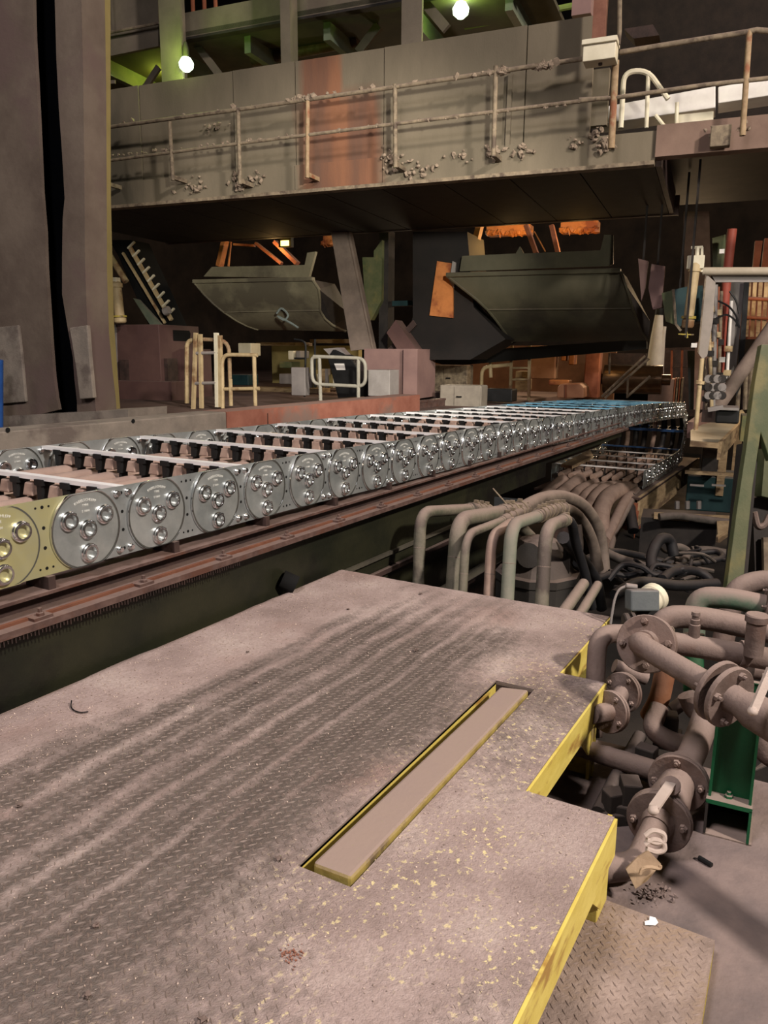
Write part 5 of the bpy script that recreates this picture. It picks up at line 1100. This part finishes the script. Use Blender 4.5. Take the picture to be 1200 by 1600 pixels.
# big flanged line with valve at the right edge
vm = thing('flanged_pipe', 'dusty pipe from a viewer facing round flange into the valve with a white lever', 'pipe', tuple(atD(1005,1008,2.8)))
fA = atD(1010,1006,2.78); axA = (tocam(fA)+rt*-.32+V((0,0,.05))).normalized()
flange(vm, fA, axA, .105, .03, .014, 4, 1, a0=1.0); flange(vm, fA-axA*.02, axA, .105, .03, .014, 4, -1)
e1 = fA+axA*.14; e2 = atD(1124,1080,2.36); pe = (e2-e1).normalized()
b = MB(); b.tube(fillet([fA-axA*.01, e1, e2], .085, 8), [.042]*9+[.040,.038] if False else .0385, 20); b.build('pipe_body', PIPE, vm)
b = MB(); b.tube([fA, fA+axA*.05], [.052,.044], 18); b.build('neck', PIPE, vm)
flange(vm, e2-pe*.012, pe, .098, .03, .018, 4, -1); flange(vm, e2+pe*.028, pe, .098, .03, .018, 4, 1)
b = MB(); b.tube([e2-pe*.06, e2-pe*.01], [.0385,.05], 18); b.build('weld_neck', PIPE, vm)
b = MB(); b.tube([e2+pe*.04, e2+pe*.08, e2+pe*.12, e2+pe*.3, e2+pe*.9], [.046,.042,.054,.058,.058], 20); b.build('valve_body', PIPE, vm)
b = MB(); b.bar(atD(1205,1045,2.12), atD(1178,1108,2.1), .022, .012, upv=fw); b.blob(atD(1176,1111,2.1), .014, 1, .05); b.build('lever', mat('lever_white', (176,160,150), (196,180,170), rough=.6, dust=.3), vm)
# second line behind it
t2, p2 = run('pipe_run', 'dusty pipe with a small capped stub running right behind the viewer facing flange', [(1020,1000,2.98),(1100,1012,2.95),(1260,1040,2.9)], .043, PIPE, .05)
q = atD(1084,995,2.95); b = MB(); b.lathe(q, (0,0,1), [(.022,-.02),(.02,.05),(.017,.052),(.017,.07),(.013,.072),(.013,.085),(.017,.087),(.015,.10)], 14); b.build('capped_stub', PIPE, t2)
q = atD(1162,1022,2.93); collar(t2, q, p2[2]-p2[1], .052, .03, PIPE)
ts_ = thing('capped_standpipe', 'short vertical capped standpipe at the right edge', 'pipe', tuple(atD(1178,1010,2.85)))
q = atD(1178,1012,2.85); b = MB(); b.lathe(q, (0,0,1), [(.034,-.03),(.034,.10),(.041,.102),(.041,.125),(.037,.13),(.0001,.127)], 24); b.build('barrel', PIPE, ts_)
run('arched_pipe', 'dusty arched pipe rising just behind the viewer facing flange and running right', [(1022,1040,3.1),(1030,962,3.1),(1100,965,3.1),(1260,1000,3.0)], .046, PIPE, .16)
run('green_arched_pipe', 'green pipe under thick dust arching right behind the others', [(1080,1060,3.45),(1088,932,3.45),(1140,934,3.4),(1260,960,3.3)], .047, PIPEG, .17)
b = MB(); ax = (atD(1260,960,3.3)-atD(1140,934,3.4)).normalized(); t4 = thing('rear_flange', 'flange pair on the green dusty pipe at the right edge', 'flange', tuple(atD(1195,947,3.35))); flange(t4, atD(1194,946,3.35), ax, .085, .03, .012, 4, -1); flange(t4, atD(1200,947,3.34), ax, .085, .03, .012, 0, 1)
run('rear_arched_pipe', 'rearmost dusty arched pipe at the right edge', [(1130,1000,3.9),(1148,920,3.9),(1185,906,3.9),(1260,912,3.8)], .052, PIPE, .2)
run('green_upright_pipe', 'short bright green upright pipe behind the flanges', [(1085,990,3.2),(1083,1080,3.2)], .04, GREEN, .01)
# elbow next to the platform corner
t5, p5 = run('corner_elbow_pipe', 'dark dusty pipe rising beside the platform corner and bending right', [(926,1150,2.92),(934,990,2.95),(985,990,3.0)], .036, PIPE, .11)
collar(t5, p5[1]+(p5[0]-p5[1]).normalized()*.18, p5[0]-p5[1], .038, .006, DARKR)
# two flanges low beside the corner
t6 = thing('flange_joint', 'two bolted round flanges low beside the platform corner', 'flange', tuple(atD(965,1110,2.9)))
c6 = atD(972,1082,2.98); a6 = (tocam(c6)+rt*-.75+V((0,0,-.1))).normalized(); flange(t6, c6, a6, .078, .03, .012, 4, 1, a0=.3); flange(t6, c6-a6*.016, a6, .078, .03, .012, 0, 1)
c7 = atD(952,1112,2.84); flange(t6, c7, a6, .078, .03, .012, 4, 1, a0=.3); flange(t6, c7-a6*.016, a6, .078, .03, .012, 0, 1)
b = MB(); b.tube([c6, c7], .032, 16); b.tube([c7, c7+a6*.12], .034, 16); b.build('pipe_body', PIPE, t6)
t7, p7 = run('low_elbow_pipe', 'pinkish elbow pipe between the flanges, bending right', [(1030,1105,3.0),(1016,1140,2.95),(1050,1160,2.9),(1090,1168,2.85)], .037, PIPE, .07)
run('rust_elbow', 'rusty brown elbow below the viewer facing flange', [(1040,1045,3.05),(1030,1095,3.05),(1015,1120,3.1)], .04, mat('rust_pipe', (120,78,54), (140,98,72), rough=.8, dust=.6), .08)
run('cross_pipe', 'pinkish short pipe left behind the green column', [(1075,1085,2.95),(1085,1110,2.95),(1110,1120,2.9)], .04, PIPE, .06)
run('left_low_pipe', 'dusty pipe coming from under the platform into the lower flanges', [(900,1165,2.9),(950,1182,2.8),(1030,1206,2.72)], .036, PIPE, .1)
# lower valve line
vl = thing('lever_valve', 'dusty lever valve between two round flanges, above the floor at right', 'valve', tuple(atD(1040,1260,2.6)))
cD = atD(1060,1222,2.60); cE = atD(1030,1282,2.40); aD = (cE-cD).normalized(); aD = (aD+tocam(cD)*.15).normalized()
pu = [atD(1112,1090,2.85), atD(1090,1160,2.72), cD]
b = MB(); b.tube(fillet(pu, .1, 6), .046, 20); b.build('upper_pipe', PIPE, vl)
b = MB(); b.lathe(atD(1074,1190,2.67), (pu[2]-pu[1]), [(.048,0),(.054,.004),(.054,.016),(.048,.02)], 20); b.build('collar', PIPE, vl)
flange(vl, cD, aD, .098, .03, .015, 4, 1, a0=.9); flange(vl, cD-aD*.02, aD, .098, .03, .015, 0, -1)
flange(vl, cE, aD, .098, .03, .015, 4, 1, a0=.9); flange(vl, cE-aD*.02, aD, .098, .03, .015, 0, -1)
b = MB(); b.tube([cD, cD+(cE-cD)*.3, cD+(cE-cD)*.5, cD+(cE-cD)*.7, cE], [.055,.06,.066,.06,.055], 20); b.build('valve_body', PIPE, vl)
mid = cD+(cE-cD)*.5; b = MB(); st_ = atD(1048,1228,2.38); b.cyl(mid, st_, .018, 12); b.lathe(st_, (st_-mid), [(.03,-.01),(.03,.006),(.02,.01)], 16); b.build('stem', PIPE, vl)
b = MB(); b.bar(st_+V((0,0,.008)), atD(1022,1262,2.25), .03, .010); b.blob(atD(1021,1266,2.25), .016, 2, .1); b.build('lever', MATS['lever_white'], vl)
le = [cE, atD(1012,1318,2.32), atD(996,1352,2.27), atD(940,1358,2.27)]
b = MB(); b.tube([cE, cE+(le[1]-cE)*.35], [.055,.045], 18); b.tube(fillet(le, .09, 7), .040, 20); b.build('lower_pipe', PIPE, vl)
hk = thing('chain_hook', 'twisted double hook shackle hanging on the lower pipe', 'shackle', tuple(atD(1024,1318,2.3)))
for i, dy in enumerate((0, 14)):
    pts = [(1008,1306+dy),(1020,1298+dy),(1036,1303+dy),(1037,1314+dy),(1024,1317+dy),(1010,1312+dy)]
    b = MB(); b.tube(spline([atD(x, y, 2.2) for x, y in pts], 5), .008, 8); b.build('hook', MATS['lever_white'], hk)
b = MB(); q = [atD(x, y, d_) for x, y, d_ in ((1013,1329,2.19),(1033,1350,2.17),(1012,1376,2.17),(993,1389,2.18),(978,1358,2.2),(996,1340,2.2))]; b.prism(q, fw*.006)
b.tube(spline([atD(x, y, 2.15) for x, y in ((1000,1366),(1004,1357),(1016,1355),(1030,1357),(1032,1352))], 4), .005, 6)
one('cardboard_piece', b, mat('card', (156,132,108), (172,148,122), rough=.85, scale=12), 'tan torn cardboard piece leaning on the lower pipe elbow', 'cardboard', smooth=False)
rb_ = MB(); rr = random.Random(8)
for i in range(60):
    q = atZ(1020+rr.gauss(0,14), 1395+rr.gauss(0,8), FZ+.01); rb_.blob((q.x, q.y, FZ+.012), rr.uniform(.002,.006), i, .8, 0)
o = rb_.build('floor_dirt', FLOORM, smooth=False); tag(o, 'crumbled dirt on the floor under the cardboard piece', 'dirt', kind='stuff')
# green column
gc = thing('green_column', 'bright green steel column standing on a base frame on the floor at right', 'column', tuple(atZ(1135,1318,FZ)))
base = atZ(1137,1308,FZ); D0 = 2.5
uy = V((base.x, base.y, 0)).normalized(); ux = V((uy.y, -uy.x, 0))
hz = EYE-(1045-558)*D0/1204+.0
w2 = .066
def gcb(nm, x0, x1, y0, y1, z0, z1, mt): b = MB(); b.hexa([base+ux*x+uy*y+V((0,0,z-FZ)) for z in (z0, z1) for x, y in ((x0, y0), (x1, y0), (x1, y1), (x0, y1))]); b.build(nm, mt, gc, smooth=False)
gcb('web', -.064, .052, .035, .043, FZ+.13, hz, GREEN); gcb('flange', -.07, -.062, .0, .14, FZ+.13, hz, GREEN); gcb('flange', .05, .058, -.0, .14, FZ+.13, hz, GREEN)
gcb('cap_plate', -.066, .054, .03, .05, hz, hz+.004, GREEN)
gcb('base_plate', -.075, .062, -.02, .16, FZ+.115, FZ+.13, GREEN); gcb('base_side', .054, .062, -.02, .16, FZ, FZ+.12, GREEN); gcb('base_side', -.075, -.067, -.02, .16, FZ, FZ+.12, DARK); gcb('opening_shade', -.067, .054, .14, .15, FZ, FZ+.11, VOID); gcb('foot_plate', -.075, .07, -.02, .16, FZ-.002, FZ+.006, DUSTY)  # black back sheet stands in for shade in the base opening
b = MB(); b.bolt(base+ux*-.01+uy*.02+V((0,0,.13)), (0,0,1), .014, .01); b.build('anchor_bolt', GREEN, gc)
run('green_low_pipe', 'dark green pipe bend low behind the green column', [(1165,1235,2.85),(1190,1262,2.8),(1260,1240,2.8)], .035, GREEN, .12)
run('dim_side_pipe', 'dim dusty pipe right of the green column', [(1182,1120,2.9),(1192,1180,2.9),(1260,1195,2.9)], .045, PIPE, .12)
b = MB(); b.cyl(atZ(1092,1340,FZ+.01), atZ(1112,1352,FZ+.01), .008, 8); one('floor_rod', b, BLACK, 'short black rod lying before the green column foot', 'rod')
# motor
mo = thing('electric_motor', 'small electric motor with grey terminal box and cream fan cover', 'motor', tuple(atD(1008,960,3.6)))
mc_ = atD(1010,942,3.6); ma = (rt*.55+fw*.5+V((0,0,.25))).normalized()
b = MB(); b.lathe(mc_-ma*.06-V((0,0,.0)), ma, [(.055,0),(.06,.01),(.06,.10),(.068,.105),(.068,.14),(.06,.15)], 24); b.build('fan_cover', CREAML, mo)
b = MB(); u3 = rt; v3 = up; w3 = -fw; b.box(atD(1003,937,3.48), (.13,.095,.09), fr=(u3, v3, w3)); b.build('terminal_box', mat('box_grey', (84,90,92), (96,102,102), rough=.5, dust=.4), mo, smooth=False, bevel=.008)
b = MB(); b.box(atD(1007,966,3.55), (.10,.12,.07), fr=(u3, v3, w3)); b.build('body', BLACK, mo, smooth=False, bevel=.01)
b = MB(); b.cyl(atD(978,915,3.5), atD(995,917,3.5), .012, 10); b.build('cable_gland', GREYP, mo)
b = MB(); b.tube(spline([atD(x, y, 3.5) for x, y in ((980,915),(968,921),(961,935),(957,955),(954,975))], 5), .006, 8); b.build('cable', GREYP, mo)
b = MB(); b.lathe(atD(975,975,3.2), (rt+V((0,0,.1))), [(.04,0),(.045,.005),(.045,.02),(.03,.022),(.03,.03),(.045,.032),(.045,.045),(.03,.05)], 16); one('ribbed_coupling', b, DARK, 'dark ribbed coupling behind the platform corner', 'coupling')
b = MB(); b.tube(spline([atD(x, y, 2.95) for x, y in ((1044,990),(1046,982),(1050,980),(1053,985),(1052,992))], 4), .004, 6); one('wire_loop', b, RAILP, 'small wire loop on the arched pipe', 'wire')
# clutter between the pipes
for i, (pts, r, mt, lb) in enumerate([([(1000,1150,2.95),(960,1220,2.75),(935,1270,2.6)], .025, DARK, 'dark strut low between the platform leg and the flanges'),([(985,1200,3.0),(975,1260,2.9)], .035, PIPE, 'stubby pipe piece under the left low pipe'),([(1050,1110,3.3),(1120,1060,3.3)], .03, PIPE, 'thin dusty pipe crossing behind the green column'),([(960,1040,3.3),(1010,1060,3.3)], .03, PIPE, 'short dusty pipe behind the corner elbow'),([(955,1070,3.3),(1000,1074,3.3)], .012, DARK, 'thin dark rod behind the corner elbow'),([(1172,1045,3.1),(1230,1052,3.1)], .04, PIPE, 'dusty pipe piece above the white lever')]):
    p = [atD(*q) for q in pts]; b = MB(); b.tube(p, r, 12); one('pipe_piece', b, mt, lb, 'pipe')
for i, (x, y, D_, s, lb) in enumerate(((985,1235,2.6,.08,'dark angular casting below the left low pipe'),(1010,1180,2.8,.07,'dark block between the low pipes'),(960,1250,2.6,.07,'dark block beside the yellow platform leg'),(1045,1130,3.0,.08,'dark pump block between the pipes'),(1165,1160,3.2,.14,'dim machine block right of the green column'))):
    p = atD(x, y, D_); b = MB(); b.box(p, (s, s*.8, s), rot=.4+i); b.box(p+V((0,0,-s*.8)), (s*1.3, s*1.2, s*.7), rot=.2+i); one('pump_block', b, DARK, lb, 'machine block', smooth=False, bevel=.006)

# hangers that carry the pieces slung under the right end of the gantry
for nm_ in ('hanging_wedge', 'hanging_wedge.001', 'green_bucket', 'cross_bracket'):
    o = bpy.data.objects.get(nm_)
    if not o: continue
    bpy.context.view_layer.update()
    kids = [o]+list(o.children_recursive); vs = [k.matrix_world@V(c) for k in kids if k.type == 'MESH' for c in k.bound_box]
    top = max(v.z for v in vs); cxy = sum(vs, V((0,0,0)))/len(vs)
    b = MB(); b.bar((cxy.x, cxy.y, top-.12), (cxy.x, cxy.y, 3.49), .025, .025)
    if o.type == 'EMPTY': b.build('hanger', DARK, o, smooth=False)
    else:
        h = b.build('hanger', DARK, None, smooth=False); h.parent = o; h.matrix_parent_inverse = o.matrix_world.inverted()
for o in list(bpy.data.objects):
    if '_o' in o: del o['_o']
